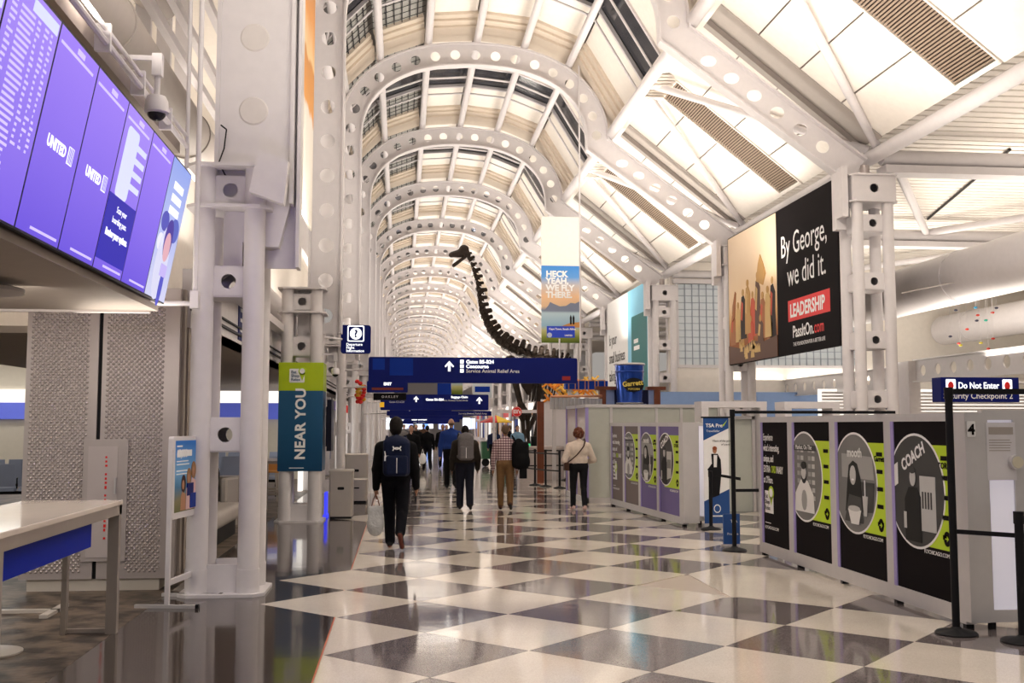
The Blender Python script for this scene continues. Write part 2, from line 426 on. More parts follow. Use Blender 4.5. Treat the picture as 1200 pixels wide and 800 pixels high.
# ------------------------------------------------------------------ ARCHES
CX, AA, Z0, BB, NN = 1.85, 3.22, 9.02, 2.31, 2.3
def sup(t, da=0.0, db=0.0):
    c, s = math.cos(t), math.sin(t)
    return (CX + (AA + da) * math.copysign(abs(c) ** (2 / NN), c), Z0 + (BB + db) * abs(s) ** (2 / NN))
def profile(zb):
    P = [(CX - AA, zb + (Z0 - zb) * i / 10) for i in range(10)]
    P += [sup(math.pi - math.pi * i / 60) for i in range(61)]
    P += [(8.6, 6.48)]
    return P
def resample(P):
    s = [0]
    for a, b in zip(P, P[1:]): s.append(s[-1] + math.dist(a, b))
    return s
def arch_mesh(zb, wleg=0.25, w=0.285):
    P = profile(zb); S = resample(P)
    n = len(P)
    def nrm(i):
        a = P[max(0, i - 1)]; b = P[min(n - 1, i + 1)]
        dx, dz = b[0] - a[0], b[1] - a[1]
        if 0 < i < n - 1:
            d1 = Vector((P[i][0] - a[0], P[i][1] - a[1])).normalized(); d2 = Vector((b[0] - P[i][0], b[1] - P[i][1])).normalized()
            m = (d1 + d2).normalized(); k = 1 / max(0.5, m.dot(d1)); return (-m.y * k, m.x * k)
        l = math.hypot(dx, dz); return (-dz / l, dx / l)
    N = [nrm(i) for i in range(n)]
    def at(s, t):
        s = max(0, min(S[-1], s))
        k = 0
        lo, hi = 0, n - 2
        while lo < hi:
            mid = (lo + hi + 1) // 2
            if S[mid] <= s: lo = mid
            else: hi = mid - 1
        k = lo; f = (s - S[k]) / (S[k + 1] - S[k] + 1e-9)
        x = P[k][0] * (1 - f) + P[k + 1][0] * f; z = P[k][1] * (1 - f) + P[k + 1][1] * f
        if k == n - 2 or k == 0 or True:
            nx = N[k][0] * (1 - f) + N[k + 1][0] * f; nz = N[k][1] * (1 - f) + N[k + 1][1] * f
        return (x + nx * t, z + nz * t)
    web = MB()
    sleg, sarc, send = S[10], S[70], S[-1]
    spans = [(0, sleg, 0.66, 0.132), (sleg, sarc, 0.535, 0.128), (sarc, send, 0.575, 0.13)]
    for s0, s1, pitch, hr in spans:
        c = max(1, round((s1 - s0) / pitch)); d = (s1 - s0) / c
        for i in range(c):
            m = s0 + d * (i + .5)
            outer = []; inner = []
            K = 16
            last = (s1 == send and i >= c - 1)
            first = (s0 == sarc and i == 0)
            for k in range(K):
                a = 2 * math.pi * k / K; ca, sa = math.cos(a), math.sin(a)
                q = max(abs(ca), abs(sa)); outer.append((m + ca / q * d / 2, sa / q * w)); inner.append((m + ca * hr, sa * hr))
            vs = []
            for y in (-0.012, 0.012):
                for (ss, t) in outer + inner:
                    x, z = at(ss, t); vs.append((x, y, z))
            fs = []
            if last or first:
                fs = [tuple(range(K)), tuple(range(2 * K, 3 * K))]
            else:
                for k in range(K):
                    k2 = (k + 1) % K
                    fs += [(k, k2, K + k2, K + k), (2 * K + k, 3 * K + k, 3 * K + k2, 2 * K + k2), (K + k, K + k2, 3 * K + k2, 3 * K + k)]
            web.add(vs, fs)
    # flanges
    for t in (-w, w):
        vs = []; fs = []
        for i in range(n):
            for (dt, y) in ((-.018, -.13), (-.018, .13), (.018, .13), (.018, -.13)):
                x = P[i][0] + N[i][0] * (t + dt); z = P[i][1] + N[i][1] * (t + dt); vs.append((x, y, z))
        for i in range(n - 1):
            for k in range(4): fs.append((i * 4 + k, i * 4 + (k + 1) % 4, (i + 1) * 4 + (k + 1) % 4, (i + 1) * 4 + k))
        fs += [(3, 2, 1, 0), tuple((n - 1) * 4 + k for k in range(4))]
        web.add(vs, fs)
    return web
ceil = MB().box((-3.4, -2, 13.3), (31, 175, 13.5)).build('ceiling', GREY); struct(ceil)
a0 = arch_mesh(3.3).build('roof_arch', WHITE, ceil, smooth=True, local=True)
a0.location = (0, AY[0], 0)
for y in AY[1:]:
    c = a0.copy(); COL.objects.link(c); c.location = (0, y, 0)

# purlin positions on the outer arch
PT = []
for xx in (-1.50, -0.62, 0.62, 1.9, 3.15, 4.33):
    a, b = AA + .40, BB + .40
    q = abs((xx - CX) / a); PT.append((xx, Z0 + b * max(0, 1 - q ** NN) ** (1 / NN)))
PT.insert(0, (-1.66, Z0 + .35)); PT.append((5.44, Z0 + .30))
m = None
for i, (x, z) in enumerate(PT):
    r = 0.10 if i < len(PT) - 1 else 0.135
    o = MB().tube((x, 0, z), (x, BAY, z), r, n=12).build('roof_tube', WHITE, ceil, smooth=True, local=True)
    o.location = (0, AY[0], 0)
    for y in AY[1:-1]:
        c = o.copy(); COL.objects.link(c); c.location = (0, y, 0)
# cladding strips
def strip_pt(i, off):
    x, z = PT[i]
    d = Vector((x - CX, (z - Z0 + 1.2))).normalized()
    return (x + d.x * off, z + d.y * off)
def strip_box(i, y0, y1, off, th, inset=0.08, nm='ceiling_panel', mat=PANEL):
    a = Vector(strip_pt(i, off)); b = Vector(strip_pt(i + 1, off)); d = (b - a).normalized()
    a = a + d * inset; b = b - d * inset; n = Vector((-d.y, d.x)) * th
    mb = MB(); pts = [a, b, b + n, a + n]
    mb.add([(p.x, y, p.y) for y in (y0, y1) for p in pts], [(0, 1, 2, 3), (7, 6, 5, 4), (0, 4, 5, 1), (1, 5, 6, 2), (2, 6, 7, 3), (3, 7, 4, 0)])
    return mb
pieces = []   # prototypes for bay 0 in local coordinates
NS = len(PT) - 1
for i in range(NS):
    glass = i <= 2
    pm_ = SKYGL if glass else PANEL
    nm = 'glass_pane' if glass else 'ceiling_panel'
    pieces.append(strip_box(i, 0.75, 3.05, .38, .05).build(nm, pm_, ceil, local=True))
    pieces.append(strip_box(i, 4.75, 6.75, .38, .05).build(nm, pm_, ceil, local=True))
    pieces.append(strip_box(i, 3.05, 4.75, .43, .03, 0.0).build('glass_pane', DARKGL, ceil, local=True))
    mb = MB()
    for y0, y1, o_ in ((6.75, 7.0, .30), (7.0, 7.3, .24), (7.3, 8.25, .18), (8.25, 8.45, .24), (8.45, 8.55, .30)):
        q = strip_box(i, y0, y1, o_, .12, 0.05); mb.add(q.v, q.f)
    pieces.append(mb.build('moulding', TAN, ceil, local=True))
    # frames of the mid-bay gap with cross tubes
    mb = MB()
    for y0, y1 in ((3.0, 3.08), (4.72, 4.82)):
        q = strip_box(i, y0, y1, .33, .08, 0.02); mb.add(q.v, q.f)
    a = strip_pt(i, .1); b = strip_pt(i + 1, .1)
    mb.tube((a[0], 3.2, a[1]), (b[0], 3.2, b[1]), .03, n=8); mb.tube((a[0], 4.7, a[1]), (b[0], 4.7, b[1]), .03, n=8)
    pieces.append(mb.build('gap_frame', WHITE, ceil, smooth=False, local=True))
    if glass:
        mb = MB()
        a = Vector(strip_pt(i, .36)); b = Vector(strip_pt(i + 1, .36))
        for y0, y1 in ((0.75, 3.0), (4.8, 6.75)):
            for k in range(1, 7):
                p = a.lerp(b, k / 7); mb.box((p.x - .012, y0, p.y - .03), (p.x + .012, y1, p.y))
            yy = y0
            while yy < y1:
                mb.tube((a.x, yy, a.y), (b.x, yy, b.y), .009, n=4); yy += .36
        pieces.append(mb.build('glazing_bars', MESH, ceil, local=True, stuff=True))
for o in pieces:
    o.location = (0, AY[0], 0)
    for y in AY[1:-1]:
        c = o.copy(); COL.objects.link(c); c.location = (0, y, 0)
        if 'kind' in o.keys(): pass

# ---- sloped aisle roof on the right
S0 = Vector((5.75, 9.50)); S1 = Vector((8.87, 7.03)); SD = (S1 - S0); SN = Vector((-SD.y, SD.x)).normalized()
if SN.y < 0: SN = -SN
def slope_box(f0, f1, y0, y1, off, th):
    a = S0 + SD * f0 + SN * off; b = S0 + SD * f1 + SN * off; n = SN * th
    pts = [a, b, b + n, a + n]
    return MB().add([(p.x, y, p.y) for y in (y0, y1) for p in pts], [(0, 1, 2, 3), (7, 6, 5, 4), (0, 4, 5, 1), (1, 5, 6, 2), (2, 6, 7, 3), (3, 7, 4, 0)])
sp = []
for f0, f1 in ((0.0, .25), (.25, .5), (.5, .75), (.75, 1.0)):
    for y0, y1 in ((.55, 3.28), (4.52, 7.25)):
        sp.append(slope_box(f0 + .004, f1 - .004, y0 + .01, y1 - .01, 0, .05).build('ceiling_panel', PANEL, ceil, local=True))
sp.append(slope_box(0, 1, .35, .55, -.02, .12).build('flashing', GREY, ceil, local=True))
sp.append(slope_box(0, 1, 7.25, 7.45, -.02, .12).build('flashing', GREY, ceil, local=True))
sp.append(slope_box(0, 1, 7.45, 8.15, .10, .05).build('flashing', GREY, ceil, local=True))
sp.append(slope_box(0, 1.0, 0, BAY, .08, .02).build('flashing', GREY, ceil, local=True))
mb = MB()
q = slope_box(0.02, .985, 3.28, 3.32, -.03, .1); mb.add(q.v, q.f); q = slope_box(0.02, .985, 4.48, 4.52, -.03, .1); mb.add(q.v, q.f)
q = slope_box(0.0, .03, 3.28, 4.52, -.03, .1); mb.add(q.v, q.f); q = slope_box(.97, .99, 3.28, 4.52, -.03, .1); mb.add(q.v, q.f)
sp.append(mb.build('grille_frame', PANEL, ceil, local=True))
sp.append(slope_box(.03, .97, 3.32, 4.48, .035, .02).build('grille_back', GRILLEB, ceil, local=True))
mb = MB()
for k in range(64):
    f = .035 + k * .9351 / 64; q = slope_box(f, f + .0085, 3.32, 4.48, -.01, .035); mb.add(q.v, q.f)
sp.append(mb.build('grille_blades', GRILLE, ceil, local=True, stuff=True))
# V braces, bracket at the ridge, eave tube
rx, rz = 5.62, 9.22
b1 = MB().tube((8.95, 0.15, 6.95), (rx, 3.55, rz), .085, n=10).build('brace_tube', WHITE, ceil, smooth=True, local=True)
b2 = MB().tube((8.95, BAY - .15, 6.95), (rx, 4.25, rz), .085, n=10).build('brace_tube', WHITE, ceil, smooth=True, local=True)
mb = MB()
for k in range(4): mb.box((5.5, 3.35 - .04 * k, 9.17 + .06 * k), (5.95 + .05 * k, 3.62, 9.21 + .06 * k)); mb.box((5.5, 4.18, 9.17 + .06 * k), (5.95 + .05 * k, 4.45 + .04 * k, 9.21 + .06 * k))
br = mb.build('brace_bracket', PANEL, ceil, local=True)
ev = MB().tube((8.95, 0, 6.80), (8.95, BAY, 6.80), .14, n=14).build('eave_tube', WHITE, ceil, smooth=True, local=True)
rg = MB().box((5.45, 0, 9.42), (5.8, BAY, 9.6)).build('ridge_beam', PANEL, ceil, local=True)
for o in sp + [b1, b2, br, ev, rg]:
    o.location = (0, AY[0], 0)
    for y in AY[1:-1]:
        c = o.copy(); COL.objects.link(c); c.location = (0, y, 0)

# ---- flat ribbed deck over the right hall
dk = MB().box((9.1, 3, 7.32), (31, 80, 7.4)).build('deck_board', GREY, ceil)
sl = MB().box((9.15, -.11, 7.22), (31, .11, 7.32)).build('ceiling_slat', PANEL, ceil, local=True)
sl.location = (0, 5.0, 0)
for k in range(1, 210):
    c = sl.copy(); COL.objects.link(c); c.location = (0, 5.0 + .3 * k, 0)
bt = MB().tube((9.1, 0, 6.78), (31, 0, 6.78), .15, n=14).box((9.1, -.2, 6.45), (31, .2, 6.6)).build('hall_beam', WHITE, ceil, smooth=True, local=True)
bv = MB().tube((9.3, 0, 6.86), (14.1, BAY, 6.86), .1, n=10).build('hall_brace', WHITE, ceil, smooth=True, local=True)
bw = MB().tube((14.1, BAY, 6.86), (19.0, 0, 6.86), .1, n=10).build('hall_brace', WHITE, ceil, smooth=True, local=True)
bz = MB().box((12.0, 5.4, 7.14), (12.04, 5.4, 7.22)).tube((12.1, .6, 7.18), (14.0, BAY - .3, 7.18), .03, n=6).build('cable_track', BLACK, ceil, local=True)
for o in (bt, bv, bw, bz):
    o.location = (0, AY[1], 0)
    for y in AY[2:8]:
        c = o.copy(); COL.objects.link(c); c.location = (0, y, 0)

# ------------------------------------------------------------------ SHELL
wl = struct(MB().box((-1.98, 12.0, 5.0), (-1.88, 170, 9.9)).build('wall_left', WHITE))
wo = struct(MB().box((-17, -2, -.1), (-16.8, 170, 8)).build('wall_outer', PANEL))
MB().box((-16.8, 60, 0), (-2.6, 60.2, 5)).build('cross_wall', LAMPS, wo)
MB().box((-4.8, 1, 2.75), (-4.7, 60, 9.4)).build('upper_aisle_wall', PANEL, wo)
MB().box((-4.7, 1, 9.3), (-1.9, 60, 9.4)).build('upper_aisle_roof', PANEL, wo)
wr = struct(MB().box((30.6, -2, -.1), (30.8, 170, 8)).build('wall_right', PANEL))
wb = struct(MB().box((-3.4, 168, -.1), (31, 168.3, 13)).build('wall_back', WHITE))
# frontal wall with gridded window beyond the right columns
wg = MB().box((9.0, 34.3, 2.6), (31, 34.6, 3.7)).box((9.0, 34.3, 3.7), (9.3, 34.6, 7.2)).box((15.6, 34.3, 3.7), (31, 34.6, 7.2)).box((9.3, 34.3, 6.45), (15.6, 34.6, 7.2)).build('wall_front', PANEL); struct(wg)
win = struct(MB().box((9.25, 34.38, 3.66), (15.65, 34.42, 6.5)).build('window_1', pm('pale blue window glass', (0.62, 0.66, 0.68), 0.2, emit=0.12)))
mb = MB()
for k in range(1, 26): mb.box((9.3 + .25 * k - .008, 34.33, 3.7), (9.3 + .25 * k + .008, 34.38, 6.45))
for k in range(1, 12): mb.box((9.3, 34.33, 3.7 + .235 * k - .008), (15.6, 34.38, 3.7 + .235 * k + .008))
mb.build('window_bars', pm('grey blue bar', (0.36, 0.40, 0.46), 0.5), win, stuff=True)
MB().box((9.2, 34.25, 3.6), (15.7, 34.33, 3.7)).box((9.2, 34.25, 6.45), (15.7, 34.33, 6.55)).box((9.2, 34.25, 3.7), (9.3, 34.33, 6.45)).build('window_frame', WHITE, win)
bl = struct(MB().box((6.9, 33.2, 1.9), (16.0, 33.3, 2.75)).build('trim_1', pm('light blue fascia', (0.23, 0.35, 0.62), 0.5)))
# left side aisle: soffit, fascia and gate area
so = struct(MB().box((-6.9, 12.3, 2.72), (-2.25, 60, 2.8)).build('trim_2', SOFFIT))
MB().box((-2.35, 11.4, 2.72), (-2.25, 60, 3.35)).build('fascia', WHITE, so)
MB().box((-2.22, 11.4, 3.30), (-2.05, 60, 3.42)).build('fascia_rail', WHITE, so)
MB().box((-2.26, 11.4, 2.9), (-2.22, 60, 2.93)).box((-2.26, 11.4, 3.0), (-2.22, 60, 3.02)).build('shadow_slot', BLACK, so)
gc = struct(MB().box((-16.8, 2, 3.6), (-6.9, 60, 3.7)).build('trim_3', pm('gate ceiling', (0.75, 0.7, 0.62), 0.7)))
for k in range(9):
    MB().box((-16, 10.5 + 3 * k, 3.52), (-7.2, 10.9 + 3 * k, 3.6)).build('light_strip', LAMP, gc)
gw = struct(MB().box((-16.8, 33.0, 0), (-2.6, 33.15, 3.6)).build('wall_gate', pm('gate wall cream', (0.6, 0.55, 0.47), 0.7)))
MB().box((-16.8, 32.9, 2.35), (-2.7, 33.0, 2.75)).build('light_cove', LAMPS, gw)
MB().box((-16.8, 32.85, 1.85), (-2.7, 33.0, 2.35)).build('blue_band', pm('violet blue band', (0.12, 0.16, 0.7), 0.5, emit=0.25), gw)

# ------------------------------------------------------------------ COLUMNS
def plate_hole(mb, x0, x1, z0, z1, y, th=.03, r=.075, K=16):
    cx, cz = (x0 + x1) / 2, (z0 + z1) / 2
    vs = []; 
    for yy in (y - th / 2, y + th / 2):
        o = []; i_ = []
        for k in range(K):
            a = 2 * math.pi * k / K; ca, sa = math.cos(a), math.sin(a); q = max(abs(ca), abs(sa))
            o.append((cx + ca / q * (x1 - x0) / 2, yy, cz + sa / q * (z1 - z0) / 2)); i_.append((cx + ca * r, yy, cz + sa * r))
        vs += o + i_
    fs = []
    for k in range(K):
        k2 = (k + 1) % K
        fs += [(k, k2, K + k2, K + k), (2 * K + k, 3 * K + k, 3 * K + k2, 2 * K + k2), (K + k, K + k2, 3 * K + k2, 3 * K + k), (k, 2 * K + k, 2 * K + k2, k2)]
    mb.add(vs, fs)
def column(loc, w, d, H, plates, label, group, base=True, cap=True, r=.105, boxhead=True):
    t = thing('steel_column', label, 'column', loc, group=group)
    for sx in (-1, 1):
        for sy in (-1, 1):
            MB().tube((sx * w / 2, sy * d / 2, .06), (sx * w / 2, sy * d / 2, H), r, n=20).build('column_tube', WHITE, t, smooth=True, local=True)
    for (z0, z1) in plates:
        mb = MB()
        for sy in (-1, 1): plate_hole(mb, -w / 2 + .06, w / 2 - .06, z0, z1, sy * d / 2)
        for sx in (-1, 1): mb.box((sx * (w / 2) - .012, -d / 2 + .06, z0), (sx * (w / 2) + .012, d / 2 - .06, z1))
        mb.box((-w / 2, -d / 2, z0 - .015), (w / 2, d / 2, z0)).box((-w / 2, -d / 2, z1), (w / 2, d / 2, z1 + .015))
        mb.build('tie_plate', WHITE, t, local=True)
    if not boxhead:
        o = [(-w / 2 - .17, -d / 2 - .07), (-w / 2 - .07, -d / 2 - .17), (w / 2 + .07, -d / 2 - .17), (w / 2 + .17, -d / 2 - .07), (w / 2 + .17, d / 2 + .07), (w / 2 + .07, d / 2 + .17), (-w / 2 - .07, d / 2 + .17), (-w / 2 - .17, d / 2 + .07)]
        for z in (H - .42, H): MB().prism(o, ZF, z, z + .03).build('ring_plate', WHITE, t, local=True)
        MB().box((-.1, -.05, H - .4), (w / 2 + .1, .1, H + .03)).prism([(-.1, H - 1.1), (w / 2 + .06, H - .8), (w / 2 + .06, H - .4), (-.1, H - .4)], FB, -.02, .02).build('gusset', WHITE, t, local=True)
        cap = False
    if cap:
        mb = MB()
        c = .1
        o = [(-w / 2 - .17, -d / 2 - .07), (-w / 2 - .07, -d / 2 - .17), (w / 2 + .07, -d / 2 - .17), (w / 2 + .17, -d / 2 - .07), (w / 2 + .17, d / 2 + .07), (w / 2 + .07, d / 2 + .17), (-w / 2 - .07, d / 2 + .17), (-w / 2 - .17, d / 2 + .07)]
        for z in (H - .5, H): mb.prism(o, ZF, z, z + .03)
        plate_hole(mb, -w / 2 - .12, w / 2 + .12, H - .47, H, -d / 2 - .1, r=.085)
        plate_hole(mb, -w / 2 - .12, w / 2 + .12, H - .47, H, d / 2 + .1, r=.085)
        for sx in (-1, 1): mb.box((sx * (w / 2 + .1), -d / 2 - .1, H - .47), (sx * (w / 2 + .13), d / 2 + .1, H))
        mb.build('column_head', WHITE, t, local=True)
        MB().tube((0, 0, H + .03), (0, 0, H + .28), .09, n=14).build('pin', STEELG, t, local=True, smooth=True)
    if base:
        o = [(-w / 2 - .17, -d / 2 - .07), (-w / 2 - .07, -d / 2 - .17), (w / 2 + .07, -d / 2 - .17), (w / 2 + .17, -d / 2 - .07), (w / 2 + .17, d / 2 + .07), (w / 2 + .07, d / 2 + .17), (-w / 2 - .07, d / 2 + .17), (-w / 2 - .17, d / 2 + .07)]
        mb = MB().prism(o, ZF, 0, .03)
        mb.box((-w / 2, -d / 2 - .02, .03), (w / 2, -d / 2 + .02, .3)).box((-w / 2, d / 2 - .02, .03), (w / 2, d / 2 + .02, .3))
        for sx in (-1, 1):
            for sy in (-1, 1): mb.tube((sx * w / 2, sy * d / 2, .03), (sx * w / 2, sy * d / 2, .26), r + .006, n=20)
        mb.build('base_plate', WHITE, t, local=True, smooth=True)
    return t
ORD = ['nearest', 'second', 'third', 'fourth', 'fifth', 'sixth', 'seventh', 'eighth', 'ninth', 'tenth', 'eleventh', 'twelfth', 'thirteenth', 'fourteenth', 'fifteenth', 'sixteenth']
# right row
cr = column((8.76, AY[2], 0), .6, .55, 6.33, [(5.3, 5.6), (4.2, 4.5), (3.1, 3.4), (2.0, 2.3)], 'four-tube white steel column at the right end of the large dark poster', 'right row of columns')
MB().box((-.62, -.36, 5.55), (-.5, -.1, 6.5)).box((-.62, -.1, 5.35), (-.44, .1, 6.5)).build('girder_shoe', WHITE, cr, local=True)
lab = ['', '', 'four-tube white steel column between the sunset poster side and the gridded window', 'four-tube white steel column left of the gridded window, beside the tall white and teal banner',
       'white steel column just left of the white and teal business banner']
for k in range(3, 16):
    dup(cr, (8.76, AY[k], 0), label=lab[k - 1] if k - 1 < len(lab) else 'white steel column, %s in the right row counted from the dark poster' % ORD[k - 2])
# left row
PL = [(3.15, 3.42), (1.62, 1.95)]
cl = column((-1.75, AY[1] , 0), .5, .5, 4.28, [(3.92, 4.2), (2.98, 3.27), (1.42, 1.74)], 'big four-tube white column beside the poster stand, nearest on the left', 'left row of columns', boxhead=False)
cm = column((-1.75, AY[2] , 0), .5, .5, 4.05, [(3.70, 3.97), (2.9, 3.2), (1.42, 1.74)], 'white steel column wrapped by the blue and lime NEAR YOU banner', 'left row of columns', boxhead=False)
for k in range(3, 16):
    dup(cm, (-1.75, AY[k], 0), label='white steel column wrapped by the blue and lime NEAR YOU banner' if k == 2 else 'white steel column, %s in the left row counted from the poster stand' % ORD[k - 1])
# nearest left column carries a broad pylon box with two porthole covers
py = thing('column_pylon', 'broad white steel pylon with round porthole covers above nearest left column', 'pylon', (-1.55, AY[1], 3.5))
mb = MB()
mb.box((-.36, -.16, .5), (.4, .16, 9.0)).prism([(-.05, 0), (.28, 0), (.4, .5), (-.36, .5)], lambda u, v, d: (u, d, v - 0.0), -.16, .16)
mb.build('pylon_box', WHITE, py, local=True)
for s in (-.36, .4): MB().box((s - .02, -.2, .45), (s + .02, .2, 9.0)).build('edge_flange', WHITE, py, local=True)
CUT = pm('grey white cover disc', (0.66, 0.62, 0.60), .35)
for z in (1.42, 2.2, 2.95, 3.7): MB().lathe((0.0, -.172, z), [(.135, 0), (.15, .012)], n=32, axis='y').build('porthole_cover', CUT, py, local=True)
MB().prism([(.02, .50), (.10, .93), (.40, .82), (.36, .38)], FB, -.34, -.50).box((.15, -.36, .6), (.25, -.15, .7)).build('junction_box', WHITE, py, local=True)
MB().path([(-.32, -.2, 1.25), (-.26, -.22, 1.2), (-.28, -.22, 1.0), (-.33, -.22, .85), (-.26, -.22, .72), (-.12, -.22, .66), (.05, -.25, .68)], .008, n=6).build('loose_cable', BLACK, py, local=True)
# extra conduit pipes beside nearest column
cd = thing('conduit', 'thin white conduit pipe running down beside the nearest left column', 'pipe', (-2.12, 10.3, 2.9))
MB().path([(-2.0, 10.3, 9.0), (-2.0, 10.3, 2.95), (-2.0, 10.3, 2.85), (-2.45, 10.3, 2.85)], .025, n=10).build('pipe', WHITE, cd, smooth=True)
MB().path([(-2.12, 10.35, 9.0), (-2.12, 10.35, 4.2), (-2.4, 10.35, 4.0)], .02, n=10).build('pipe', WHITE, cd, smooth=True)
MB().box((-2.04, 10.25, 2.8), (-1.96, 10.35, 2.97)).build('elbow_box', WHITE, cd)

# overhead ducts, beams and rails at the upper left
def duct(name, label, p, q, r, rings, mat, cat='duct', group=None):
    t = thing(name, label, cat, p, group=group)
    P = Vector(p); Q = Vector(q); d = (Q - P)
    MB().tube(P, Q, r, n=32).build('duct_body', mat, t, smooth=True)
    for k in range(rings):
        c = P + d * ((k + .5) / rings); e = d.normalized() * .03
        MB().tube(c - e, c + e, r + .015, n=32).build('seam_ring', mat, t, smooth=True)
    return t
DUCT = pm('warm grey duct', (0.42, 0.38, 0.35), .5)
duct('pipe_duct', 'large grey round duct running above the display screens', (-2.75, 4, 5.35), (-2.75, 15.2, 5.35), .30, 3, DUCT)
duct('pipe_duct', 'upper grey round duct with rounded end over the display screens', (-3.1, 4, 7.0), (-3.1, 13.2, 7.0), .25, 2, DUCT)
duct('pipe_duct', 'pale duct seen between the first two left columns', (-2.8, 15.6, 4.2), (-2.8, 60, 4.2), .28, 8, WHITE)
lb = struct(MB().box((-2.62, 2, 4.35), (-2.2, 10.4, 4.55)).box((-3.3, 2, 4.5), (-3.2, 10.4, 5.1)).build('trim_4', SOFFIT))
MB().box((-3.4, 2, 5.9), (-3.3, 11, 6.6)).build('back_panel', DUCT, lb)
for k in range(9): MB().box((-3.28, 6.2 + k * 1.1, 6.0), (-3.1, 6.3 + k * 1.1, 9.0)).build('stud', WHITE, lb)
for zz, xx in ((6.15, -3.1), (6.5, -3.0), (6.85, -2.9), (7.3, -2.7)): MB().box((xx, 2, zz), (xx + .1, 17, zz + .12)).build('rail_beam', WHITE, lb)
MB().box((-5.5, 2, 8.9), (-3.3, 18, 9.0)).build('high_panel', PANEL, lb)
cr2 = thing('cable_rail', 'double conduit rail fixed along the beam above the screens', 'rail', (-2.1, 4, 4.3))
MB().tube((-2.12, 3, 4.40), (-2.12, 10.3, 4.40), .025, n=8).build('pipe', WHITE, cr2, smooth=True)
MB().tube((-2.12, 3, 4.50), (-2.12, 10.3, 4.50), .018, n=8).build('pipe', WHITE, cr2, smooth=True)
for k in range(7): MB().box((-2.2, 3.5 + k, 4.34), (-2.09, 3.54 + k, 4.54)).build('clip', WHITE, cr2)
def dome(name, label, loc, s=1.0, arm=(0, 0, .3)):
    t = thing(name, label, 'camera', loc)
    a = Vector(arm)
    MB().lathe((0, 0, 0), [(.055 * s, .05 * s), (.07 * s, .02 * s), (.075 * s, -.05 * s), (.06 * s, -.06 * s)], n=20).build('camera_body', WHITE, t, smooth=True, local=True)
    MB().ell((0, 0, -.055 * s), (.058 * s, .058 * s, .05 * s), n=16, m=8).build('camera_lens', pm('smoked dome', (.02, .02, .025), .08), t, smooth=True, local=True)
    MB().tube((0, 0, .04 * s), (0, 0, .2 * s), .018 * s, n=10).box((-.03 * s, -.03 * s, .18 * s), (.03 * s, .03 * s, .32 * s)).box((-.28 * s, -.012, .28 * s), (.03 * s, .012, .31 * s)).build('mount_arm', WHITE, t, local=True)
    return t
dome('dome_camera', 'white dome security camera hanging below the duct over the screens', (-1.92, 8.2, 4.17), 1.25)
dome('dome_camera', 'small white dome camera on an arm beside the NEAR YOU banner', (-1.16, 18.5, 2.62), 1.0)

# left orange mural panel high between the first pylon and second column
mu = thing('hanging_mural', 'narrow orange and white mural panel high behind the pylon', 'poster', (-1.42, 11.45, 6.0), rotz=90)
plate(mu, 'mural_print', rect(0, -1.3, 4.9, 3.6), grad('mural', [(0, (.8, .75, .68)), (.42, (.8, .75, .68)), (.44, (.75, .33, .06)), (.6, (.6, .25, .04)), (.62, (.85, .6, .3)), (.75, (.7, .28, .04)), (1, (.3, .12, .03))], -1.3, 3.4, 'Z', wob=.8, wscale=1.2), layer=1, back=.03)
text(mu, 'I', .1, 100, 0, WTXT) if False else None

# ------------------------------------------------------------------ DISPLAY SCREENS
hs = struct(MB().box((-4.4, 2.5, 2.64), (-2.06, 9.05, 2.69)).build('trim_5', SOFFIT))
MB().box((-2.45, 2.5, 2.68), (-2.12, 9.02, 4.0)).build('screen_wall', SOFFIT, hs)
MB().box((-4.4, 9.0, 2.62), (-2.12, 9.05, 4.0)).build('screen_wall_end', STEELG, hs)
th = math.degrees(math.atan2(.21, 1.13))
SW = .685; SH = 1.13
LP = 1.0
def scr(name, a, b, em=1.0): return grad(name, [(0, a), (1, b)], 0, SH, 'Z', emit=em, rough=.8)
P1 = scr('purple screen', (.17, .10, .78), (.40, .25, 1.0), .95)
P2 = scr('violet screen', (.22, .13, .85), (.45, .30, 1.0), .95)
PB = scr('deep blue screen', (.04, .03, .50), (.05, .04, .42), .9)
WE = pm('glowing white text', (.85, .85, 1), emit=1.25, emitcol=(.9, .9, 1))
LE = pm('glowing pale card', (.75, .78, 1), emit=.95, emitcol=(.75, .78, 1))
FA = pm('glowing faint text', (.6, .5, 1), emit=1.1, emitcol=(.62, .52, 1))
BEZ = pm('screen bezel', (.01, .01, .02), .3)
def screen(k, label, mat):
    y = 8.98 - SW * (k + 1)
    t = thing('display_screen', label, 'screen', (-2.0, y, 2.69), rotz=90, tilt=0, group='portrait display screens in the overhead bank')
    t.rotation_euler = (R(th), 0, R(90))
    BODY[t.name] = MB().box((0.002, 0, 0), (SW - .002, .06, SH)).build('screen_case', BEZ, t, local=True)
    plate(t, 'display', rect(.012, .012, SW - .012, SH - .012), mat, 1)
    return t
s0 = screen(0, 'rightmost display screen, pale picture of a person with headphones', scr('pale screen', (.75, .75, 1), (.35, .45, .95), .9))
for (cx, cz, a, b, L, c) in ((.30, .30, .2, .3, 2, (.75, .75, .95)), (.36, .44, .1, .12, 3, (.8, .45, .5)), (.36, .50, .13, .17, 2.5, (.08, .05, .35)), (.15, .62, .12, .08, 2, (.1, .1, .5)), (.5, .6, .14, .1, 2, (.12, .15, .55)), (.12, .45, .09, .07, 2, (.9, .9, 1)), (.42, .12, .06, .16, 3, (.1, .1, .6))):
    plate(s0, 'picture_shape', ellp(cx, cz, a, b), pm('sc%s' % (c,), c, emit=.9), L)
for i, tx in enumerate(('EASY', 'TO FLY', 'RIGHT', 'HERE')[:3]): plate(s0, 'caption_bar', rect(.18, .9 - i * .1, .5, .96 - i * .1), WE, 3)
